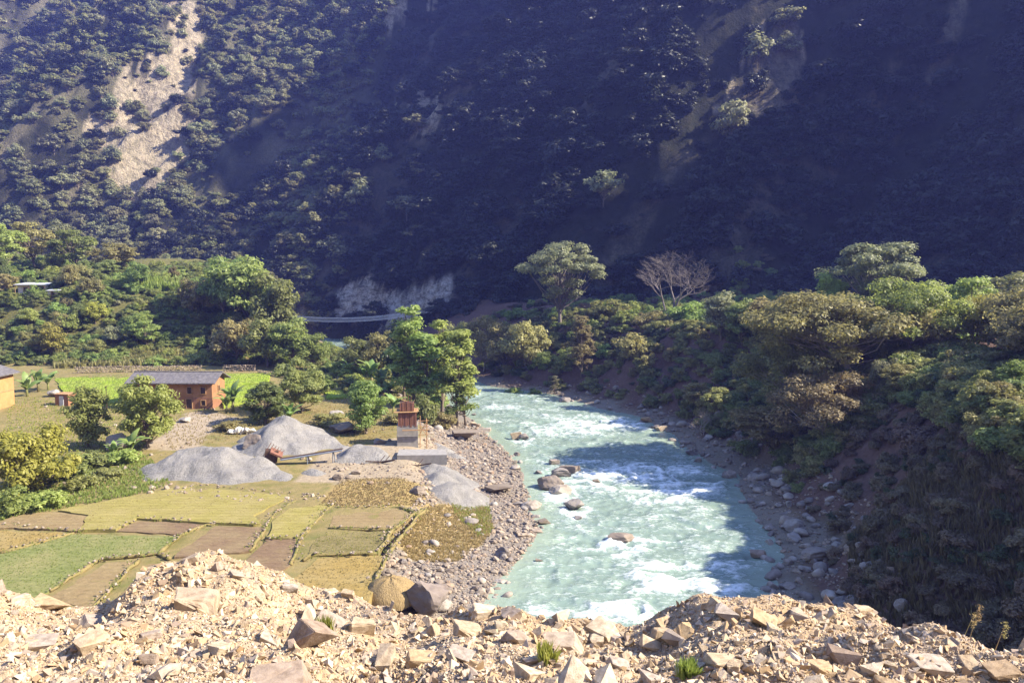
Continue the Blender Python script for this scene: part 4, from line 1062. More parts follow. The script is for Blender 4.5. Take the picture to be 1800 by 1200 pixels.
# a few hundred countable stones on the two shores, finer shingle as stuff
def shore_points(n, side, lo, hi, y0, y1, rg, power=1.0):
    P = []
    while len(P) < n:
        u = rg.uniform(); y = y0 * (y1 / y0) ** u; dd = lo + (hi - lo) * rg.uniform() ** power
        x = xl(y) - dd if side < 0 else xr(y) + dd
        P.append((x, y))
    P = np.array(P); return np.c_[P, H(P[:,0], P[:,1])]
for side, nn, lo, hi, smin, lab0 in ((-1, 120, -0.6, 9, .5, 'grey stone on the sunny left shingle beach'), (1, 180, -1.0, 7.5, .85, 'grey boulder on the shaded right boulder shore')):
    P = shore_points(nn, side, lo, hi, 48, 150, rng, 0.9)
    for p in P:
        s = smin + rng.pareto(3.0) * 0.5; s = min(s, 1.7) * (1.0 if side < 0 else 1.15); k = rng.integers(0, 8)
        px, py = project(p); band = 'behind the rubble crest' if py > 1010 else ('beside the lower rapids' if py > 930 else ('beside the middle rapids' if py > 860 else ('beside the upper rapids' if py > 790 else ('below the far bend' if py > 740 else 'at the far bend'))))
        o = link('shore_boulder', ME['rounded' if rng.uniform() < .55 else 'boulder'][k], None, (p[0], p[1], max(p[2], -0.1) + s * .12), (rng.normal(0, .2), rng.normal(0, .2), rng.uniform(0, 6.28)), (s, s, s * rng.uniform(.7, 1.2)))
        lab = ('%s %s' % ('big' if s > 1.0 else 'small', lab0)) + ', ' + band; tag(o, lab, 'stone', lab.replace('stone', 'stones').replace('boulder on', 'boulders on'))
RS = [(V, Fc) for V, Fc in RND]
P1 = shore_points(11000, -1, -0.3, 11.5, 47, 120, rng); P2 = shore_points(3000, 1, -0.8, 8, 47, 165, rng)
_px, _py = project(P1); _g = in_poly(_px, _py, [(735,897),(790,880),(858,874),(868,930),(850,955),(800,985),(715,985),(690,960)]) & (rng.uniform(size=len(P1)) < .88)
P1[_g, 2] -= 3.0
P = np.concatenate([P1, P2]); n = len(P); s = np.minimum(0.17 + rng.pareto(2.4, n) * 0.17, 0.85)
SM = [boulder_arrays(400 + i, 1, 5, (1, .8, .55), 0.03) for i in range(6)]
for nm, sl, lab in (('left_shingle', slice(0, 11000), 'grey river cobbles of the sunny shingle beach'), ('right_cobbles', slice(11000, n), 'grey cobbles of the shaded right shore')):
    m = len(P[sl]); V, Fc = realize(SM, P[sl] + np.c_[np.zeros((m, 2)), s[sl] * .1], np.c_[rng.normal(0, .3, (m, 2)), rng.uniform(0, 6.28, m)], np.stack([s[sl]] * 3, -1), rng.integers(0, 6, m))
    tag(link('river_cobbles', mesh_np('river_cobbles', V, Fc, M['cobbles'])), lab, kind='stuff')

# ---- straw mound and dark boulder at the foot of the bank
p = G(680, 1066, 1.9); rgm = np.random.default_rng(5)
a = np.linspace(0, 2 * math.pi, 41)[:-1]; V = []; 
for i in range(15):
    t_ = i / 14; r = math.cos(t_ * math.pi / 2) ** 0.62
    for q in a: V.append((math.cos(q) * r * 2.35 * (1 + .05 * math.sin(3 * q)), math.sin(q) * r * 2.0, 2.0 * t_ ** 0.9 + 0.06 * math.sin(7 * q + 4 * t_)))
V = np.array(V); V += 0.06 * np.stack([noise(V[:,0] * 4, V[:,1] * 4, V[:,2] * 2, k) for k in range(3)], -1)
Fc = np.array([(i*40+k, i*40+(k+1)%40, (i+1)*40+(k+1)%40, (i+1)*40+k) for i in range(14) for k in range(40)])
M['straw'] = plain_mat('straw', (0.20, 0.14, 0.065), (0.32, 0.23, 0.115), 9, 0.95, 0.8, 0.12, (1, 1, 0.22))
mound = tag(link('straw_mound', mesh_np('straw_mound', V, Fc, M['straw'], True), None, tuple(p + np.array([0, 2.0, -0.4])), None, (.88, .88, .85)), 'rounded golden brown mound just behind the rubble crest', 'mound')
V, Fc = boulder_arrays(77, 4, 12, (1, .8, .8), .05, .55); M['dark_rock'] = rock_mat('dark_rock', [(0.22, 0.18, 0.16), (0.27, 0.225, 0.20)], 2.0)
p = G(765, 1082, 1.2)
tag(link('boulder', mesh_np('dark_boulder', V, Fc, M['dark_rock']), None, tuple(p + np.array([-.6, 1.2, 0.9])), (0.2, 0.3, 0.5), (3.6, 3.4, 3.4)), 'dark grey boulder right of the golden brown mound', 'boulder')

# ------------------------------------------------------------------ fields
def field_mat(name, c0, c1, sc, st):
    c0, c1 = tuple(q * 0.93 for q in c0), tuple(q * 0.93 for q in c1)
    t = NT(name); n1 = t.noise(sc, 5, 0.65, None, st); n2 = t.noise(9, 4, 0.7); n3 = t.noise(0.35, 3)
    c = t.ramp(n1, [(0.3, c0), (0.7, c1)]); c = t.mix(t.math('MULTIPLY', n2, 0.6), c, tuple(q * 1.0 for q in c1), 'OVERLAY')
    c = t.mix(t.ramp(n3, [(0.4, (0, 0, 0)), (0.7, (0.45, 0.45, 0.45))]), c, (0.30, 0.24, 0.12)); wv = t.new('ShaderNodeTexWave'); wv.inputs['Scale'].default_value = 0.42; wv.inputs['Distortion'].default_value = 2.5; wv.inputs['Detail'].default_value = 3; wv.bands_direction = 'Y'; t.l(t.pos(), wv.inputs['Vector'])
    c = t.mix(t.math('MULTIPLY', wv.outputs['Fac'], 0.15), c, tuple(q * 0.55 for q in c0)); t.bump(t.math('ADD', t.math('ADD', n1, n2), t.math('MULTIPLY', wv.outputs['Fac'], -0.5)), 0.7, 0.10)
    return t.done(c, 0.95, 0.15)
FM = {'straw': field_mat('field_yellow', (0.25, 0.22, 0.065), (0.37, 0.325, 0.125), 1.2, (.4, 1, 1)), 'tan': field_mat('field_tan', (0.22, 0.165, 0.085), (0.33, 0.25, 0.14), 2, (1, 1, 1)),
      'brown': field_mat('field_brown', (0.17, 0.115, 0.07), (0.28, 0.20, 0.13), 2, (1, 2, 1)), 'orange': field_mat('field_orange', (0.27, 0.20, 0.07), (0.37, 0.28, 0.11), 1.5, (1, 1, 1)),
      'green': field_mat('field_green', (0.165, 0.185, 0.065), (0.265, 0.275, 0.11), 2.5, (1, 1, 1)), 'olive': field_mat('field_olive', (0.15, 0.13, 0.05), (0.25, 0.21, 0.10), 3, (1, 1, 1)),
      'bright': field_mat('field_bright', (0.24, 0.33, 0.03), (0.36, 0.44, 0.06), 1.5, (1, 1, 1))}
PLOTS = [
    ('straw', 2.75, [(250,868),(320,853),(510,870),(478,887),(446,905),(458,920),(375,918),(242,909),(205,929),(140,931),(152,905),(100,896)]),
    ('tan', 2.70, [(-40,925),(0,917),(38,901),(96,899),(150,907),(138,932),(35,928)]), ('brown', 2.58, [(246,914),(362,921),(318,939),(204,932)]),
    ('brown', 2.58, [(376,924),(465,926),(440,968),(385,972),(303,980)]), ('orange', 2.62, [(-40,934),(0,932),(126,936),(58,956),(0,968),(-40,975)]),
    ('green', 2.55, [(-60,985),(0,973),(131,938),(316,942),(277,972),(178,980),(88,1037),(60,1060),(-60,1040)]), ('tan', 2.48, [(187,988),(240,985),(204,1013),(163,1072),(88,1050)]),
    ('tan', 2.46, [(262,990),(299,987),(300,1019),(240,1075),(190,1075)]), ('straw', 2.62, [(520,885),(582,882),(555,914),(529,944),(470,944),(480,918)]),
    ('brown', 2.54, [(470,948),(529,948),(512,995),(470,1010),(425,990)]), ('tan', 2.55, [(593,894),(704,893),(724,904),(690,928),(576,925)]),
    ('olive', 2.50, [(579,933),(687,933),(663,970),(544,975),(555,946)]), ('orange', 2.46, [(560,980),(672,975),(657,1025),(640,1070),(540,1060),(520,1015)]),
    ('bright', None, [(95,664),(225,658),(250,690),(200,708),(120,704)]), ('bright', None, [(385,657),(478,655),(470,672),(392,676)]), ('bright', None, [(385,679),(468,675),(440,705),(392,712)]),
    ('bright', None, [(572,686),(612,684),(606,697),(574,699)]),
]
field_pts = {}
for kd, z, poly in PLOTS:
    if z is None:
        c = hit(np.mean([q[0] for q in poly]), np.mean([q[1] for q in poly]), 'g'); z = c[2] + 0.25
    W = [G(q[0], q[1], z) for q in poly]; B = []
    for a_, b_ in zip(W, W[1:] + W[:1]):
        L = np.linalg.norm(b_ - a_); k = max(int(L / 0.6), 1)
        for i in range(k):
            q = a_ + (b_ - a_) * i / k; q = q + np.array([noise(q[0] * .9, q[1] * .9, 0, 5), noise(q[0] * .9, q[1] * .9, 0, 6), 0]) * 0.22; B.append(q)
    n = len(B); mb = MB()
    mb.add([tuple(q) for q in B] + [tuple(q - np.array([0, 0, 0.6])) for q in B], [tuple(range(n))] + [(i, n + i, n + (i + 1) % n, (i + 1) % n) for i in range(n)])
    me = mesh_np('field', mb.v, mb.f, FM[kd]); bm = bmesh.new(); bm.from_mesh(me); bmesh.ops.recalc_face_normals(bm, faces=bm.faces[:]); bm.to_mesh(me); bm.free()
    tag(link('field', me), kind='structure')
    field_pts.setdefault(kd, []).append((np.array([q[:2] for q in B]), z))
# crops, stubble, grass: realised tufts
def tuft(seed, n=7, h=1.0, w=0.07, spread=0.35):
    rg = np.random.default_rng(seed); V, Fc = [], []
    for i in range(n):
        a = rg.uniform(0, 6.28); r = rg.uniform(0, spread * .5); b = np.array([math.cos(a) * r, math.sin(a) * r, 0]); ou = np.array([math.cos(a), math.sin(a), 0]) * rg.uniform(.1, spread)
        sd = np.array([-math.sin(a), math.cos(a), 0]) * w; hh = h * rg.uniform(.6, 1.1); o = len(V)
        V += [b - sd, b + sd, b + ou * .4 + np.array([0, 0, hh * .6]) + sd * .7, b + ou * .4 + np.array([0, 0, hh * .6]) - sd * .7, b + ou + np.array([0, 0, hh])]
        Fc += [(o, o+1, o+2), (o, o+2, o+3), (o+3, o+2, o+4)]
    return np.array(V), np.array(Fc)
TF = [tuft(500 + i) for i in range(5)]
def grass(name, pts, h, mat, lab, hv=0.4):
    n = len(pts); s = h * rng.uniform(1 - hv, 1 + hv, n)
    V, Fc = realize(TF, pts, np.c_[rng.normal(0, .12, (n, 2)), rng.uniform(0, 6.28, n)], np.stack([s * 1.2, s * 1.2, s], -1), rng.integers(0, 5, n))
    return tag(link(name, mesh_np(name, V, Fc, mat)), lab, kind='stuff')
def in_field(kd, dens):
    out = []
    for B, z in field_pts[kd]:
        lo, hi = B.min(0), B.max(0); n = int((hi - lo).prod() * dens); q = rng.uniform(lo, hi, (n, 2))
        q = q[in_poly(q[:,0], q[:,1], [tuple(b) for b in B])]; out.append(np.c_[q, np.full(len(q), z - 0.03)])
    return np.concatenate(out)
grass('crop', in_field('green', 16), 0.11, M['grass_green'], 'young green crop in the largest field')
grass('crop', in_field('olive', 14), 0.13, M['leaf_olive'], 'olive crop in the small field by the shingle')
grass('stubble', in_field('straw', 9), 0.08, M['grass_dry'], 'dry yellow stubble of the harvested fields')
grass('stubble', in_field('orange', 12), 0.12, M['grass_dry'], 'orange straw in the low fields')
grass('crop', in_field('bright', 8), 0.2, M['grass_green'], 'bright green young rice by the houses')
# field edges: grassy banks with small stones
BUNDS = [[(0,920),(60,928),(140,934),(200,931),(242,911),(375,920),(458,922)], [(318,941),(362,922),(376,922)], [(277,973),(318,941)], [(178,982),(277,973),(300,982)], [(88,1038),(178,982)], [(163,1068),(242,984)], [(440,968),(467,926),(478,906),(520,880)],
         [(512,992),(529,946),(556,914),(586,884)], [(576,929),(690,931)], [(690,930),(725,905),(745,895)], [(663,972),(690,931)], [(535,985),(545,976),(663,972)], [(593,892),(704,892),(730,902)], [(468,946),(529,946)], [(320,852),(510,869)], [(0,972),(130,937)], [(657,1025),(690,960),(745,895)]]
gp, stp = [], []
for L in BUNDS:
    for (ax, ay), (bx, by) in zip(L[:-1], L[1:]):
        a_, b_ = G(ax, ay, 2.6), G(bx, by, 2.6); Ln = np.linalg.norm(b_ - a_); m = int(Ln * 9)
        q = a_ + (b_ - a_) * rng.uniform(size=(m, 1)) + np.c_[rng.normal(0, .35, (m, 2)), np.full(m, -.05)]; gp.append(q)
        m = int(Ln * 2.2); q = a_ + (b_ - a_) * rng.uniform(size=(m, 1)) + np.c_[rng.normal(0, .22, (m, 2)), np.full(m, 0.2)]; stp.append(q)
mb = MB()
for L in BUNDS:
    W = [G(px, py, 2.55) for px, py in L]; C_ = []
    for a_, b_ in zip(W[:-1], W[1:]):
        k = max(int(np.linalg.norm(b_ - a_) / .7), 1); C_ += [a_ + (b_ - a_) * i / k for i in range(k)]
    C_.append(W[-1]); C_ = [q + np.array([noise(q[0], q[1], 0, 8) * .15, noise(q[0], q[1], 0, 9) * .15, 0]) for q in C_]
    mb.tube([tuple(q) for q in C_], [.14 + .07 * float(noise(q[0] * .8, q[1] * .8, 0, 11)) for q in C_], 7)
tag(mb.build('field_banks', M['ground'], smooth=True), kind='structure')
grass('bund_grass', np.concatenate(gp)[::2] + np.array([0, 0, .1]), 0.16, M['grass_green'], 'green grass growing along the field banks')
q = np.concatenate(stp); n = len(q); s = rng.uniform(.12, .34, n)
V, Fc = realize(SM, q, np.c_[rng.normal(0, .4, (n, 2)), rng.uniform(0, 6.28, n)], np.stack([s] * 3, -1), rng.integers(0, 6, n))
tag(link('bund_stones', mesh_np('bund_stones', V, Fc, M['cobbles'])), 'small pale stones lining the field banks', kind='stuff')
# dry grass strips by the shingle and around the plots
def px_scatter(poly, n, which='g'):
    xs_, ys_ = [q[0] for q in poly], [q[1] for q in poly]; out = []; k = 0
    while len(out) < n and k < n * 30:
        k += 1; px, py = rng.uniform(min(xs_), max(xs_)), rng.uniform(min(ys_), max(ys_))
        if in_poly(np.array([px]), np.array([py]), poly)[0]:
            p = hit(px, py, which)
            if p is not None: out.append(p)
    return np.array(out)
grass('dry_grass', px_scatter([(560,888),(600,842),(705,838),(750,862),(740,890),(700,888),(590,890)], 3200), 0.13, M['grass_dry'], 'orange dry grass between sand heaps and fields')
grass('dry_grass', px_scatter([(745,893),(850,876),(870,930),(850,955),(800,990),(715,985),(700,940)], 4200), 0.2, M['grass_dry'], 'brown dry grass beside the shingle beach')
grass('green_grass', px_scatter([(790,878),(858,874),(868,935),(840,945),(800,905)], 1100), 0.22, M['grass_green'], 'green grass tongue at the edge of the shingle')
grass('dry_grass', px_scatter([(0,860),(120,830),(260,800),(300,850),(250,868),(100,896),(0,915)], 3200), 0.28, M['grass_green'], 'rough grass above the yellow field')
grass('dry_grass', px_scatter([(280,740),(430,700),(700,700),(690,770),(560,790),(420,770),(300,790)], 2600), 0.22, M['grass_dry'], 'rough dry grass around the sand heaps')
grass('green_grass', px_scatter([(20,700),(240,700),(300,740),(240,800),(0,800)], 2600), 0.25, M['grass_green'], 'rough grass of the farmyard')

# ------------------------------------------------------------------ houses
M['mud_sunlit'] = plain_mat('mud_sunlit', (0.36, 0.19, 0.075), (0.46, 0.26, 0.11), 1.2)  # orange mud painted brighter for a wall in the sun
M['mud_orange'] = plain_mat('mud_orange', (0.25, 0.125, 0.062), (0.36, 0.195, 0.10), 0.9, bump=.5, dist=.06)
M['mud_red'] = plain_mat('mud_red', (0.22, 0.105, 0.06), (0.31, 0.155, 0.085), 1.5)
M['plaster'] = plain_mat('plaster', (0.52, 0.47, 0.42), (0.68, 0.63, 0.58), 1.5)
M['slate'] = plain_mat('slate', (0.085, 0.078, 0.085), (0.18, 0.165, 0.165), 3, 0.7, 0.5, 0.06, (1, .5, 1))
M['tin'] = plain_mat('tin', (0.42, 0.43, 0.46), (0.60, 0.61, 0.64), 2, 0.45)
M['wood_dark'] = plain_mat('wood_dark', (0.045, 0.028, 0.02), (0.10, 0.06, 0.04), 5)
M['wood'] = plain_mat('wood', (0.28, 0.16, 0.08), (0.42, 0.26, 0.13), 5, stretch=(1, 1, .3))
M['concrete'] = plain_mat('concrete', (0.22, 0.205, 0.19), (0.31, 0.29, 0.27), 2.5)
M['rust'] = plain_mat('rust', (0.13, 0.06, 0.042), (0.25, 0.12, 0.082), 3, stretch=(1, 1, .2))
M['blue_steel'] = plain_mat('blue_steel', (0.13, 0.15, 0.20), (0.22, 0.25, 0.31), 4, 0.5)
M['pale_steel'] = plain_mat('pale_steel', (0.50, 0.50, 0.50), (0.66, 0.66, 0.65), 3, 0.5)
M['white_stone'] = rock_mat('white_stone', [(0.58, 0.54, 0.49), (0.70, 0.66, 0.60)], 1.5)

def opening(root, kind, x, y, z, w, h, depth=0.12, axis='y', shutter='wood_dark'):
    """window or door on a wall that faces -Y (axis y) or +X (axis x): frame, dark opening and leaf"""
    f = MB(); t_ = 0.09
    def bx(a0, a1, c0, c1, o0, o1):
        if axis == 'y': f.box((x + a0, y - o1, z + c0), (x + a1, y - o0, z + c1))
        else: f.box((x + o0, y + a0, z + c0), (x + o1, y + a1, z + c1))
    bx(-w/2, -w/2 + t_, 0, h, 0, depth); bx(w/2 - t_, w/2, 0, h, 0, depth); bx(-w/2 + t_, w/2 - t_, h - t_, h, 0, depth); bx(-w/2 + t_, w/2 - t_, 0, t_, 0, depth)
    o = f.build(kind, M['wood'], root)
    f = MB()
    def bx(a0, a1, c0, c1, o0, o1):
        if axis == 'y': f.box((x + a0, y - o1, z + c0), (x + a1, y - o0, z + c1))
        else: f.box((x + o0, y + a0, z + c0), (x + o1, y + a1, z + c1))
    bx(-w/2 + t_, -0.01, t_, h - t_, 0.004, depth * .4); bx(0.01, w/2 - t_, t_, h - t_, 0.004, depth * .4)
    f.build('shutter' if kind == 'window' else 'door_leaf', M[shutter], o)
    return o
def gable_roof(root, x0, x1, y0, y1, ze, zr, ov, th, mat, ridge='x'):
    mb = MB()
    if ridge == 'x':
        ym = (y0 + y1) / 2; sl = (zr - ze) / (ym - y0)
        for s, ya in ((1, y0), (-1, y1)):
            yo = ya - s * ov; zo = ze - sl * ov
            mb.prism([(x0 - ov, yo, zo), (x0 - ov, ym, zr), (x0 - ov, ym, zr + th), (x0 - ov, yo, zo + th)], (x1 - x0 + 2 * ov, 0, 0))
        r = mb.build('roof', M[mat], root); c = MB(); c.box((x0 - ov - .02, ym - .16, zr + th - .03), (x1 + ov + .02, ym + .16, zr + th + .07)); c.build('ridge_cap', M[mat], r)
    else:
        xm = (x0 + x1) / 2; sl = (zr - ze) / (xm - x0)
        for s, xa in ((1, x0), (-1, x1)):
            xo = xa - s * ov; zo = ze - sl * ov
            mb.prism([(xo, y0 - ov, zo), (xm, y0 - ov, zr), (xm, y0 - ov, zr + th), (xo, y0 - ov, zo + th)], (0, y1 - y0 + 2 * ov, 0))
        r = mb.build('roof', M[mat], root); c = MB(); c.box((xm - .16, y0 - ov - .02, zr + th - .03), (xm + .16, y1 + ov + .02, zr + th + .07)); c.build('ridge_cap', M[mat], r)
    return r
# long slate roofed house
hz = zt(-50, 114) - 0.1
root = empty('house', (-50.6, 114, hz)); x0, x1, y0, y1 = -6.0, 5.9, 0.0, 5.2
mb = MB(); mb.box((x0, y0, 1.75), (x1, y1, 4.05)); mb.prism([(x1, y0, 4.05), (x1, y1, 4.05), (x1, (y0+y1)/2, 5.0)], (-(x1-x0), 0, 0)); mb.build('wall', M['mud_orange'], root)
mb = MB(); mb.box((x0 - .06, y0 - .06, -.6), (x1 + .06, y1 + .06, 1.75)); mb.build('lower_wall', M['mud_red'], root)
gable_roof(root, x0, x1, y0, y1, 4.15, 5.15, 0.75, 0.16, 'slate')
for x in (-4.6, -2.0, 2.6, 4.6): opening(root, 'window', x, y0, 2.25, .85, 1.15)
for x in (-3.2, 2.5): opening(root, 'door', x, y0 - .06, 0.05, 1.0, 1.6)
opening(root, 'window', 4.6, y0 - .06, 0.5, .8, .9)
opening(root, 'window', x1, 2.6, 2.3, .8, 1.0, axis='x')
mb = MB()
for x in np.arange(x0, x1 + .1, 1.7): mb.tube([(x, y0 - .02, 3.72), (x, y0 - .72, 4.0)], .05, 5)
mb.build('eave_struts', M['wood'], root)
tag(root, 'long two storey orange mud house with grey slate roof', 'house')
# house cut by the left edge
hz = zt(-78, 112) - 0.1
root = empty('house', (-81.6, 111, hz)); x0, x1, y0, y1 = -6.0, 5.5, 0.0, 6.0
mb = MB(); mb.box((x0, y0, -.6), (x1, y1, 5.2)); mb.prism([(x0, y0, 5.2), (x1, y0, 5.2), ((x0+x1)/2, y0, 7.2)], (0, y1 - y0, 0)); mb.build('wall', M['mud_sunlit'], root)
mb = MB(); mb.box((x0 - .05, y0 - .05, 2.55), (x1 + .05, y1 + .05, 2.68)); mb.build('floor_band', M['wood'], root)
gable_roof(root, x0, x1, y0, y1, 5.3, 7.35, 0.7, 0.16, 'slate', 'y')
opening(root, 'window', 2.0, y0, 3.2, .9, 1.1); opening(root, 'window', -2.0, y0, 3.2, .9, 1.1); opening(root, 'door', 0, y0, 0, 1.1, 1.9)
tag(root, 'bright orange house with dark roof cut by the left edge', 'house')
# outhouse
p = at(110, 117); root = empty('outhouse', (p[0], p[1], p[2] - .1), -.15)
mb = MB(); mb.box((-1.1, -.9, -.3), (1.1, .9, 1.8)); mb.build('wall', M['mud_red'], root)
mb = MB(); mb.box((-1.25, -1.05, 1.8), (1.25, 1.05, 1.92)); mb.build('roof', M['wood'], root)
mb = MB(); mb.box((-.35, -.97, 0), (.35, -.9, 1.6)); mb.build('door', M['tin'], root)
tag(root, 'tiny square outhouse with grey metal door left of the round trees', 'shed')
# hut on the hill
p = at(68, 184); root = empty('hut', (p[0], p[1], p[2] + .6))
mb = MB(); mb.box((-4.2, 0, -2), (2.6, 3.5, 2.0)); mb.build('wall', M['plaster'], root)
mb = MB(); mb.prism([(-4.7, -.9, 2.0), (-4.7, 4, 2.35), (-4.7, 4, 2.5), (-4.7, -.9, 2.12)], (7.8, 0, 0)); mb.build('roof', M['tin'], root)
opening(root, 'window', -2.4, 0, .7, .9, .8); opening(root, 'door', 0.2, 0, -.2, 1.0, 1.9, shutter='rust'); opening(root, 'window', 1.7, 0, .7, .8, .8)
for x in (-4.4, -1.2, 2.6):
    mb = MB(); mb.tube([(x, -.75, -2), (x, -.75, 2.05)], .07, 6); mb.build('post', M['wood'], root)
tag(root, 'low whitewashed hut with porch among trees on the left hilltop', 'hut')
p = at(98, 181); root = empty('hut', (p[0], p[1], p[2] + .4))
mb = MB(); mb.box((-1.2, 0, -2), (1.2, 2, 1.5)); mb.build('wall', M['plaster'], root)
mb = MB(); mb.prism([(-1.5, -.4, 1.5), (-1.5, 2.3, 1.8), (-1.5, 2.3, 1.9), (-1.5, -.4, 1.6)], (3, 0, 0)); mb.build('roof', M['tin'], root)
opening(root, 'door', 0, 0, -.2, .9, 1.5)
tag(root, 'small white shed right of the whitewashed hut on the hilltop', 'shed')
# tin roofed house on the right terrace
p = at(1787, 112); root = empty('house', (p[0], p[1], p[2] + 1.0))
mb = MB(); mb.box((-2.4, 0, -4), (4.5, 4, 2.3)); mb.build('wall', M['mud_red'], root)
mb = MB(); mb.prism([(-3.0, -.9, 2.2), (-3.0, 2, 3.1), (-3.0, 2, 3.2), (-3.0, -.9, 2.3)], (8, 0, 0)).prism([(-3.0, 4.9, 2.2), (-3.0, 2, 3.1), (-3.0, 2, 3.2), (-3.0, 4.9, 2.3)], (8, 0, 0)); mb.build('roof', M['tin'], root)
opening(root, 'door', -.8, 0, 0, 1, 1.9); opening(root, 'window', 1.2, 0, .8, .9, .9)
tag(root, 'small house with pale tin roof on the right terrace', 'house')

# ------------------------------------------------------------------ brick-red shuttered tower (unfinished pier) with scaffold
tz = zt(-12.6, 93.5); root = empty('tower', (-12.75, 93.0, tz - .1), 0.12)
mb = MB(); mb.box((-1.25, -1.1, -.6), (1.25, 1.1, 2.55)); mb.build('concrete_base', M['concrete'], root)
mb = MB(); mb.box((-1.3, -1.15, 1.2), (1.3, 1.15, 1.26)); mb.build('pour_line', M['concrete'], root)
mb = MB(); mb.box((-1.08, -.95, 2.3), (1.02, .95, 4.15)); mb.box((-.88, -.8, 4.2), (.75, .8, 5.2)); mb.build('core', M['wood_dark'], root)
for i in range(8):
    x = -1.12 + i * .28; mb = MB(); mb.box((x + .015, -1.1 - .03 * (i % 2), 2.45 - .05 * (i % 3)), (x + .265, -.951, 4.12 + .1 * ((i * 7) % 3 - 1))); mb.build('plank', M['rust'], root)
for i in range(7):
    y = -.95 + i * .27; mb = MB(); mb.box((1.021, y + .012, 2.4), (1.09 + .03 * (i % 2), y + .255, 4.1 + .08 * (i % 3))); mb.build('plank', M['rust'], root)
for i in range(6):
    x = -.9 + i * .28; mb = MB(); mb.box((x + .012, -.9 - .03 * (i % 2), 4.3), (x + .262, -.801, 5.25 + .28 * (1 - abs(i - 2.5) / 2.5))); mb.build('plank', M['rust'], root)
for i in range(5):
    y = -.8 + i * .3; mb = MB(); mb.box((.751, y + .012, 4.25), (.82, y + .28, 5.2)); mb.build('plank', M['rust'], root)
mb = MB(); mb.box((-1.6, -1.35, 4.16), (1.2, -.95, 4.24)).box((-1.3, -.95, 4.17), (1.35, 1.3, 4.23)); mb.build('ledge', M['wood'], root)
for x, y in ((-.5, -.3), (.1, .2), (.45, -.4), (-.2, .4)):
    mb = MB(); mb.tube([(x, y, 5.0), (x + .05, y, 6.0)], .03, 5); mb.build('reinforcing_bar', M['rust'], root)
mb = MB()
for x, y in ((1.5, -.8), (2.3, -.8), (1.5, .6), (2.3, .6)): mb.tube([(x, y, -.4), (x + .05, y, 3.4 if x < 2 else 2.9)], .05, 5)
for z in (1.3, 2.3, 3.0): mb.tube([(1.3, -.8, z), (2.6, -.8, z + .05)], .045, 5).tube([(2.3, -1.0, z), (2.3, .8, z)], .045, 5)
mb.tube([(1.5, -.82, 1.4), (2.3, -.82, 2.9)], .045, 5).tube([(1.5, -.82, 2.3), (2.3, -.82, 1.3)], .045, 5); mb.build('scaffold', M['wood'], root)
mb = MB(); mb.box((-.6, -1.6, 2.0), (2.6, -1.45, 2.12)); mb.build('pole', M['wood'], root)
tag(root, 'rusty plank shuttered tower on a grey concrete block by the river', 'tower')
p = G(735, 800, tz); mb = MB()
mb.prism([(-2.2, -1.4, -.8), (3.4, -1.2, -.8), (3.0, 1.6, -.8), (-2.4, 1.5, -.8)], (0, 0, 1.15)); o = mb.build('concrete_slab', M['concrete'], None, tuple(p)); tag(o, 'pale concrete slab in front of the rusty tower', 'slab')

# ------------------------------------------------------------------ sand and gravel heaps
t = NT('sand'); n1, n2 = t.noise(0.9, 5, 0.6), t.noise(9, 5, 0.7); st = t.noise(2.5, 4, 0.6, None, (1, 1, .2))
c = t.ramp(n1, [(0.3, (0.230, 0.216, 0.203)), (0.7, (0.324, 0.306, 0.288))]); c = t.mix(t.ramp(n2, [(0.36, (.75, .75, .75)), (0.52, (0, 0, 0))]), c, (0.15, 0.14, 0.13)); t.bump(t.math('ADD', st, n2), 0.9, 0.22); M['sand'] = t.done(c, 0.95, 0.1)
heaps = [  # peaks (px, py of crest, depth), repose
    ([(318,788,82),(355,784,82),(400,788,81),(440,806,80.5),(480,826,79),(520,848,77)], 'broad grey sand heap bordering the yellow field'),
    ([(500,729,93),(520,745,92.5),(555,760,92),(590,772,91.5),(620,786,91)], 'tallest pale sand heap behind the broad one'),
    ([(628,778,87),(655,788,86.5),(690,806,85.5)], 'sand heap at the right of the tallest pale heap'),
    ([(557,826,80)], 'small cone of sand between the broad heap and the brown stones'), ([(545,852,76)], 'small cone of sand at the tip of the yellow field'),
    ([(770,812,84),(785,818,83.5)], 'grey heap below the concrete slab'), ([(765,832,79.5)], 'low grey heap in front of the one below the slab'), ([(800,848,77.5),(785,846,77)], 'flat pale heap at the edge of the shingle'),
    ([(765,780,97),(785,785,96)], 'low pale sand heap right of the rusty tower'),
]
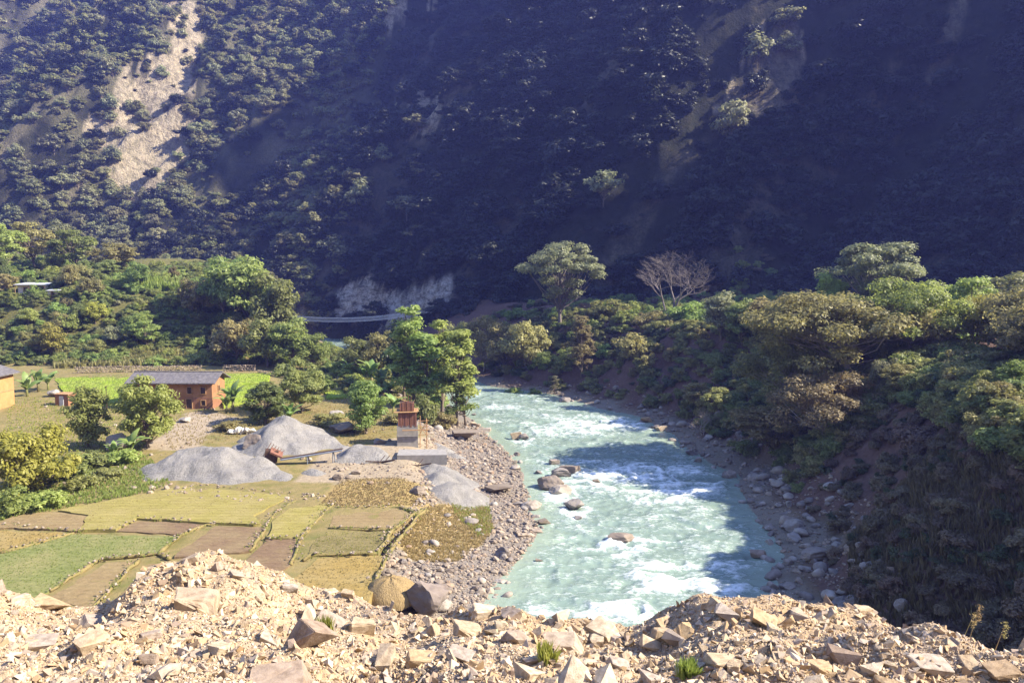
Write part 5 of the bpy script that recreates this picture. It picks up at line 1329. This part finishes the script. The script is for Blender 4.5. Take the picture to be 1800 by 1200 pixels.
for hi_, (pk, lab) in enumerate(heaps):
    W = [D(*q) for q in pk]; zb = min(H(np.array([w[0]]), np.array([w[1]]))[0] for w in W) - .3
    hs = [w[2] - zb for w in W]; R_ = max(hs) / 0.62 + .6
    lo = np.array([min(w[0] for w in W) - R_, min(w[1] for w in W) - R_]); up = np.array([max(w[0] for w in W) + R_, max(w[1] for w in W) + R_])
    nx, ny = int((up[0] - lo[0]) / .22) + 2, int((up[1] - lo[1]) / .22) + 2
    def HS(X, Y):
        z = np.full(X.shape, -99.0)
        WW = [np.array(w) for w in W]
        if len(WW) > 1:
            WW = [WW[i] + (WW[i+1] - WW[i]) * t_ for i in range(len(WW) - 1) for t_ in (0, .25, .5, .75)] + [WW[-1]]
        wx = noise(X / 2.2, Y / 2.2, 0, 60 + hi_) * .7; wy = noise(X / 2.2, Y / 2.2, 3.3, 61 + hi_) * .7
        for w in WW:
            d_ = np.hypot(X + wx - w[0], Y + wy - w[1]); z = np.maximum(z, w[2] - np.sqrt((0.63 * d_) ** 2 + .12) + .3)
        an = np.arctan2(Y - W[0][1], X - W[0][0])
        return z + .09 * fbm(X / .8, Y / .8, 0, 44, 3) + .22 * fbm(X / 2.6, Y / 2.6, 0, 45, 2) + .06 * noise(an * 9, 0.4, 0, 46)
    zb_ = zb
    me, _, _ = grid_mesh('sand_heap', np.linspace(lo[0], up[0], nx), np.linspace(lo[1], up[1], ny), HS, lambda X, Y, Z: Z > np.maximum(H(X, Y) - .5, -.5), None, M['sand'])
    tag(link('sand_heap', me), lab, 'sand heap', 'sand and gravel heaps')
# screening conveyor, brown stones, timbers
a_, b_ = D(494, 807, 83.5), D(601, 790, 84.5); root = empty('conveyor', tuple(a_))
v = Vector(b_ - a_); mb = MB(); side = v.cross(Vector((0, 0, 1))).normalized() * .35
for s in (-1, 1): mb.tube([side * s, v + side * s], .09, 6)
for i in range(15): q = v * (i / 14); mb.tube([q - side, q + side], .04, 4)
mb.build('beam', M['blue_steel'], root)
mb = MB(); q = v * .5; mb.box((-3.4, -.3, -.02), (3.4, .3, .02), (0, -math.atan2(v.z, math.hypot(v.x, v.y)), math.atan2(v.y, v.x)), tuple(q + Vector((0, 0, .09)))); mb.build('belt', M['wood_dark'], root)
for f_ in (.43, .85):
    q = v * f_; mb = MB(); mb.tube([q + side, (q.x, q.y - .1, q.z - 1.7)], .06, 5).tube([q - side, (q.x + .3, q.y + .2, q.z - 1.7)], .06, 5); mb.build('leg', M['blue_steel'], root)
tag(root, 'blue grey conveyor frame lying across the sand heaps', 'conveyor')
root = empty('crusher', tuple(D(476, 806, 84.5))); mb = MB()
mb.box((-.7, -.6, -.6), (.7, .6, 1.0), (0, .15, .3)); mb.build('hopper', M['wood_dark'], root)
mb = MB(); mb.box((-.5, -.9, .9), (.9, .5, 1.1), (.2, .5, .3)); mb.build('chute', M['rust'], root)
mb = MB()
for q in range(6): mb.tube([(-.8 + q * .3, -.5, .2), (.2 + q * .25, -.3 + .1 * q, 1.9 - .2 * q)], .04, 4)
mb.build('bars', M['rust'], root); tag(root, 'rusty screening machine at the left end of the conveyor', 'machine')
for px, py, d, w, hr, lab in ((446,792,90,44,.75,'big brown boulder left of the rusty machine'), (578,748,102,0,0,''),  (605,762,99,46,.5,'dark brown rock hollow behind the tallest sand heap'),
                              (208,778,90,46,.8,'grey boulder between the two round trees'), (625,833,80,20,.35,'flat brown stone on the sandy track'), (595,846,78,22,.6,'brown stump of rock at the end of the sandy track'),
                              (668,783,93,24,.5,'dark stone left of the concrete block of the tower'), (590,713,107,26,.7,'dark boulder left of the bright lime tree'), (93,676,124,22,.7,'grey boulder left of the bright green rice'), (455,780,89.5,14,1.9,'white upright stone leaning on the big brown boulder'),
                              (735,890,74,28,.6,'brown stone at the edge of the dry grass'), (325,730,105,22,.5,'dark stone in the house yard')):
    if w == 0: continue
    q = D(px, py, d); q[2] = H(np.array([q[0]]), np.array([q[1]]))[0]; s = w * d / F; i = int(px) % 8; arr = BIG[i][0]
    o = link('boulder', ME['boulder'][i], None, (q[0], q[1], q[2] + s * hr * .35), (0, 0, rng.uniform(-.5, .5)), (s / np.ptp(arr[:,0]), s / np.ptp(arr[:,0]), s * hr / np.ptp(arr[:,2])))
    o.material_slots[0].link = 'OBJECT'; o.material_slots[0].material = M['white_stone' if 'white' in lab else ('brown_rock' if 'brown' in lab else 'river_rock')]
    tag(o, lab, 'boulder', 'boulders on the farmed left bank')
for i, (px, py, dx) in enumerate(((668, 815, 1.6), (676, 818, 1.2), (735, 828, 1.5))):
    q = D(px, py, 84); mb = MB(); mb.tube([(-dx, 0, .25), (0, .1, .15), (dx, -.3, .5)], .08, 5).tube([(0, .1, .2), (.5, .5, .8)], .05, 4)
    o = mb.build('driftwood', M['wood_dark'], None, (q[0], q[1], max(q[2], zt(q[0], q[1])))); tag(o, ['dark driftwood branch on the low sand heap', 'second driftwood branch crossing the one on the sand heap', 'dark plank lying left of the grey heap'][i], 'branch')
for i, (px, py, w) in enumerate(((408,752,16),(420,756,20),(432,753,17),(440,760,18),(415,762,15),(426,766,16),(447,755,13),(405,760,12),(436,748,14))):
    q = D(px, py, 98); q[2] = H(np.array([q[0]]), np.array([q[1]]))[0]; s_ = w * 98 / F
    o = link('white_stone', ME['boulder'][i % 8], None, (q[0], q[1], q[2] + s_ * .3), (.2 * i, .3, i), (s_ * 1.15, s_ * 1.1, s_ * 1.1)); o.material_slots[0].link = 'OBJECT'; o.material_slots[0].material = M['white_stone']
    tag(o, 'white stone of the low stone pile below the house yard', 'stone', 'white stones of the pile below the house yard')
# pole by the rice field
p = at(182, 113); mb = MB(); mb.tube([(0, 0, -.3), (0, 0, 3.6)], .06, 6).tube([(-.15, 0, 3.5), (.2, 0, 3.6)], .05, 5); tag(mb.build('pole', M['wood_dark'], None, tuple(p)), 'thin dark pole standing in front of the bright rice field', 'pole')

P = np.concatenate([px_scatter([(0,700),(240,700),(430,720),(700,720),(690,775),(560,800),(300,790),(250,860),(0,880)], 420), px_scatter([(500,790),(760,770),(860,800),(840,850),(600,852)], 260), px_scatter([(255,845),(420,866),(560,868),(590,880),(420,882),(262,868)], 240), px_scatter([(560,810),(720,812),(760,850),(600,852)], 160)]); n = len(P)
s_ = np.minimum(.14 + rng.pareto(2.2, n) * .14, .8)
V, Fc = realize(SM, P + np.c_[np.zeros((n, 2)), s_ * .12], np.c_[rng.normal(0, .4, (n, 2)), rng.uniform(0, 6.28, n)], np.stack([s_] * 3, -1), rng.integers(0, 6, n))
tag(link('scattered_stones', mesh_np('scattered_stones', V, Fc, M['cobbles'])), 'small stones strewn over the farmland and yard', kind='stuff')
# ---- dry stone walls of the upper fields
def stone_wall(A, B, h, lab):
    n = int(np.linalg.norm(B - A) / .22); q, s = [], []
    for r in range(int(h / .26)):
        for i in range(n):
            w = A + (B - A) * (i + rng.uniform(.2, .8)) / n; q.append((w[0] + rng.normal(0, .06), w[1] + rng.normal(0, .1), zt(w[0], w[1]) + .1 + r * .26)); s.append(rng.uniform(.26, .5))
    q, s = np.array(q), np.array(s); m = len(q)
    V, Fc = realize(SM, q, np.c_[rng.normal(0, .3, (m, 2)), rng.uniform(0, 6.28, m)], np.stack([s, s, s * .8], -1), rng.integers(0, 6, m))
    o = link('stone_wall', mesh_np('stone_wall', V, Fc, M['cobbles'])); tag(o, lab, 'wall')
stone_wall(at(130, 148), at(240, 150), 1.5, 'pale dry stone wall behind the bright rice field left of the house')
stone_wall(at(240, 151), at(352, 152), 1.2, 'dry stone wall running behind the slate roof')
stone_wall(at(390, 150), at(448, 151), 1.3, 'dry stone wall right of the slate roofed house')
stone_wall(at(452, 148), at(500, 142), 0.8, 'low wall ending at the largest green tree')
stone_wall(at(392, 139), at(440, 139), 0.5, 'line of white stones dividing the bright rice field')
stone_wall(at(592, 140), at(628, 139), 1.0, 'low terrace wall below the bananas')
stone_wall(at(85, 124), at(130, 122), 0.8, 'tumbled stone wall by the outhouse')

# ---- banana plants: stem and large arching leaves
def blade_mesh():
    V, Fc = [], []
    for i in range(8):
        t_ = i / 7; x = 2.0 * t_ * (1 - .12 * t_); z = 1.1 * t_ - 1.15 * t_ ** 2.2; w = .32 * math.sin(math.pi * min(.06 + t_ * .96, 1)) ** .6
        V += [(x, -w, z - .06), (x, 0, z + .04), (x, w, z - .06)]
    for i in range(7):
        o = i * 3; Fc += [(o, o + 3, o + 4, o + 1), (o + 1, o + 4, o + 5, o + 2)]
    return mesh_np('banana_leaf', np.array(V), np.array(Fc), M['leaf_banana'], True)
M['leaf_banana'] = leaf_mat('leaf_banana', (0.156, 0.228, 0.060), (0.240, 0.312, 0.096), 0.4)
BL = blade_mesh(); mb = MB(); mb.tube([(0, 0, -.3), (.03, 0, .5), (0, .03, 1.15)], [.16, .14, .09], 7); BS = mesh_np('banana_stem', mb.v, mb.f, M['leaf_olive'], True)
for px, d, s, lab in ((652,133,1.9,'largest banana plant under the footbridge trees'), (668,128,1.5,'banana plant right of the largest one'), (640,138,1.4,'banana plant left of the largest one'), (682,122,1.3,'banana plant nearest the airy tree clump'), (612,142,1.3,'banana plant above the terrace wall'),
                      (406,112,1.6,'banana plant at the gable of the slate roofed house'), (394,111,1.2,'small banana plant touching the gable of the slate roofed house'), (505,103,1.3,'spiky plant between the trees behind the sand heap'), (222,87,1.2,'young banana plant under the round tree'),
                      (190,85,.9,'tiny banana plant left of the round tree'), (62,128,1.5,'banana plant beside the bright orange house'), (42,124,1.4,'second banana plant beside the bright orange house'), (80,130,1.3,'banana plant before the grey boulder and rice'),
                      (690,110,1.2,'banana plant behind the rusty tower'), (660,118,1.2,'low banana plant between lime tree and airy clump')):
    p = at(px, d); e = empty('banana_plant', tuple(p), rng.uniform(0, 6)); e.scale = (s, s, s)
    link('stem', BS, e)
    for i in range(9): link('leaf', BL, e, (0, 0, .8 + .04 * i), (rng.normal(0, .15), -rng.uniform(.35, 1.15), i * 2.4 + rng.normal(0, .2)), (rng.uniform(.8, 1.15),) * 3)
    tag(e, lab, 'banana plant', 'banana plants of the left bank')
# maize row at the foot of the hill and hilltop row
grass('maize', px_scatter([(95,648),(90,622),(200,612),(330,622),(330,640),(230,646)], 800), 1.35, M['leaf_olive'], 'row of drying maize behind the rice field', .3)
grass('maize', px_scatter([(228,512),(232,498),(300,502),(370,510),(370,520)], 260), 2.4, M['grass_green'], 'maize patch on the hilltop', .3)

# ------------------------------------------------------------------ suspension footbridge over the gorge
A, B = D(470, 556, 226), D(718, 556, 226); root = empty('footbridge', tuple(A)); span = B[0] - A[0]; N = 60
sag = lambda t_: -2.6 * 4 * t_ * (1 - t_) * .62
deck = [(span * i / N, 0, sag(i / N)) for i in range(N + 1)]
mb = MB()
for i in range(N):
    mb.prism([(deck[i][0], -.6, deck[i][2]), (deck[i+1][0], -.6, deck[i+1][2]), (deck[i+1][0], -.6, deck[i+1][2] + .16), (deck[i][0], -.6, deck[i][2] + .16)], (0, 1.2, 0))
mb.build('deck', M['pale_steel'], root)
for y in (-.66, .66):
    mb = MB(); mb.tube([(q[0], y, q[2] + 1.15) for q in deck], .06, 5); mb.build('handrail_cable', M['pale_steel'], root)
    mb = MB()
    for i in range(int(span / .3)):
        t_ = i / int(span / .3); mb.tube([(span * t_, y, sag(t_) + .15), (span * t_, y, sag(t_) + 1.15)], .03, 3, False)
    for z in (.4, .65, .9): mb.tube([(q[0], y, q[2] + z) for q in deck], .025, 3)
    mb.build('wire_mesh', M['pale_steel'], root)
for x, z0 in ((-.5, -6), (span + .5, -6)):
    for y in (-.8, .8):
        mb = MB(); mb.box((x - .35, y - .35, z0), (x + .35, y + .35, 1.25)); mb.build('pylon', M['concrete'], root)
tag(root, 'pale suspension footbridge across the gorge behind the trees', 'bridge')

# ------------------------------------------------------------------ undergrowth
def crown_of(label_part):
    for o in COL.objects:
        if o.parent is None and label_part in str(o.get('label', '')): return first_crown(o)
def under(name, P, smin, smax, srcs, lab, sink=.2):
    n = len(P); s = rng.uniform(smin, smax, n); P = P - np.array([0, 0, sink])
    return scatter(name, P, rand_rot(n, .12), np.stack([s, s, s * rng.uniform(.7, 1.1, n)], -1), rng.integers(0, len(srcs), n), srcs, lab)
sA, sB, sC = crown_of('lime bush beside the sliver'), crown_of('low dry shrub between'), crown_of('low green bush below the smaller')
sD, sE = crown_of('olive bush catching light'), crown_of('low dry bush left of the bright')
def slope_pts(n, fn):
    out = []
    while len(out) < n:
        x, y = fn(); out.append((x, y))
    P = np.array(out); return np.c_[P, np.maximum(H(P[:,0], P[:,1]), HM(P[:,0], P[:,1]))]
def rp():
    y = 26 * (190 / 26) ** rng.uniform(); return xr(y) + 5 + rng.uniform(0, 1) ** 0.8 * (26 if y < 110 else 40), y
# leafy scrub that only grows on this bank has its own duller kinds
proto('scrub_a', 'shrub', 2.6, 4.0, 151, M['leaf_scrub'], M['bark'], nclump=22, per=120, lsize=0.17, cr=0.8)
proto('scrub_b', 'shrub', 2.0, 3.2, 152, M['leaf_dark'], M['bark'], nclump=18, per=120, lsize=0.15, cr=0.65)
ea = place_tree('shrub', 'scrub_a', at(1620, 68), 2.6, 4.0, None, 'brown scrub bush on the dark slope below the lime shrub', 'shrub', None)
eb = place_tree('shrub', 'scrub_b', at(1500, 80), 2.0, 3.2, None, 'dark scrub bush on the slope under the brownish leaning tree', 'shrub', None)
cA, cB = first_crown(ea), first_crown(eb)
proto('scrub_c', 'shrub', 2.8, 4.2, 153, M['leaf_olive'], M['bark'], nclump=22, per=120, lsize=0.17, cr=0.8)
ec = place_tree('shrub', 'scrub_c', at(1420, 104), 2.8, 4.2, None, 'olive scrub bush behind the sparse olive tree of the right bank', 'shrub', None); cC = first_crown(ec)
P = slope_pts(4600, rp); dr_ = P[:, 0] - xr(P[:, 1]); up_ = (P[:, 1] > 78) | (dr_ > 15)
under('bank_undergrowth', P[~up_][::2], .25, .6, [cA, cB, cA], 'dense brown scrub covering the near right bank')
under('bank_undergrowth', P[up_], .35, .95, [cC, cB, sC, sB, cC], 'olive and dark scrub covering the upper right bank')
def op():
    y = rng.uniform(62, 98); return max(0.70 * y, xr(y) + 14) + rng.uniform(0, 16), y
under('bank_trees', slope_pts(34, op), .8, 1.2, [crown_of('flat crowned tree joining the left'), crown_of('broad olive tree on the terrace')], 'trees continuing along the right bank')
def hp():
    while True:
        px, d = rng.uniform(-40, 575), rng.uniform(158, 235); x = (px - 900) / F * d
        if x < -42 - .38 * (d - 165): return x, d
P = slope_pts(1900, hp)
under('hill_undergrowth', P, .35, .85, [sA, sB, sC, sE], 'bushy undergrowth of the left hill')
def mp():
    y = rng.uniform(125, 200); return xl(y) - rng.uniform(2, 26), y
under('bank_undergrowth', slope_pts(260, mp), .4, .8, [sA, sB, sC, sE], 'bushes on the left bank towards the footbridge')
def fp():
    x = rng.uniform(-30, 70); return x, rng.uniform(150, 215)
def fp2():
    while True:
        x, y = fp()
        if x > xr(y) + 8: return x, y
under('terrace_undergrowth', slope_pts(420, fp2), .5, 1.0, [sD, cB, cA], 'bushes on the terrace below the mountain')
# dry grass on the shaded near slope
def np_():
    while True:
        y = rng.uniform(14, 62); x = rng.uniform(.45, .8) * y
        if x > xr(y) + 5: return x, y
grass('dry_grass', slope_pts(9000, np_), 0.6, M['leaf_scrub'], 'dry brown grass of the shaded near slope', .4)
# reed plumes at the right edge of the rubble
for px, py, d, h, lab in ((1695,1150,10.5,.95,'tallest pale reed plume at the right edge of the rubble'), (1688,1120,10.8,.6,'shorter reed plume beside the tallest one'), (1742,1150,10.4,.7,'thin grass stalk right of the reed plumes')):
    q = D(px, py, d); e = empty('reed', (q[0], q[1], q[2] - .3)); mb = MB(); mb.tube([(0, 0, -.5), (.05, 0, h * .5), (.16, 0, h)], [.008, .006, .004], 4); mb.build('stalk', M['grass_dry'], e)
    P_ = np.array([.16, 0, h]) + np.c_[rng.normal(.02, .02, 60), rng.normal(0, .015, 60), rng.uniform(-.16, .08, 60)]; V, Fc = leaf_arrays(P_, .022, rng.normal(size=(60, 3)), rng, .3); link('plume', mesh_np('plume', V, Fc, M['grass_dry']), e)
    tag(e, lab, 'reed')
# small tufts on the rubble
for px, py, lab in ((572,1112,'green grass tuft on the tall ochre block'), (1208,1190,'small green weed at the bottom edge of the rubble'), (958,1160,'thin dry stalks in the middle of the rubble')):
    p = hit_r(px, py); n = 26; V, Fc = realize(TF, np.tile(p, (n, 1)) + rng.normal(0, .05, (n, 3)) * [1, 1, .1], np.c_[rng.normal(0, .3, (n, 2)), rng.uniform(0, 6.28, n)], np.full((n, 3), .17), rng.integers(0, 5, n))
    V[:, :2] = p[:2] + (V[:, :2] - p[:2]) * .7
    tag(link('grass_tuft', mesh_np('grass_tuft', V, Fc, M['grass_green'])), lab, 'grass tuft')

# ------------------------------------------------------------------ the hazy air of the valley
mb = MB(); mb.box((-1600, -560, -8), (1600, 1600, 470)); hz_ = mb.build('haze', None); hz_['kind'] = 'stuff'
hm = bpy.data.materials.new('haze_air'); hm.use_nodes = True; hn = hm.node_tree.nodes; hn.remove(hn['Principled BSDF'])
pv = hn.new('ShaderNodeVolumePrincipled'); pv.inputs['Color'].default_value = (0.25, 0.30, 1.0, 1); pv.inputs['Density'].default_value = 0.00036; pv.inputs['Anisotropy'].default_value = 0.25
hm.node_tree.links.new(pv.outputs[0], hn['Material Output'].inputs['Volume']); hz_.data.materials.append(hm)
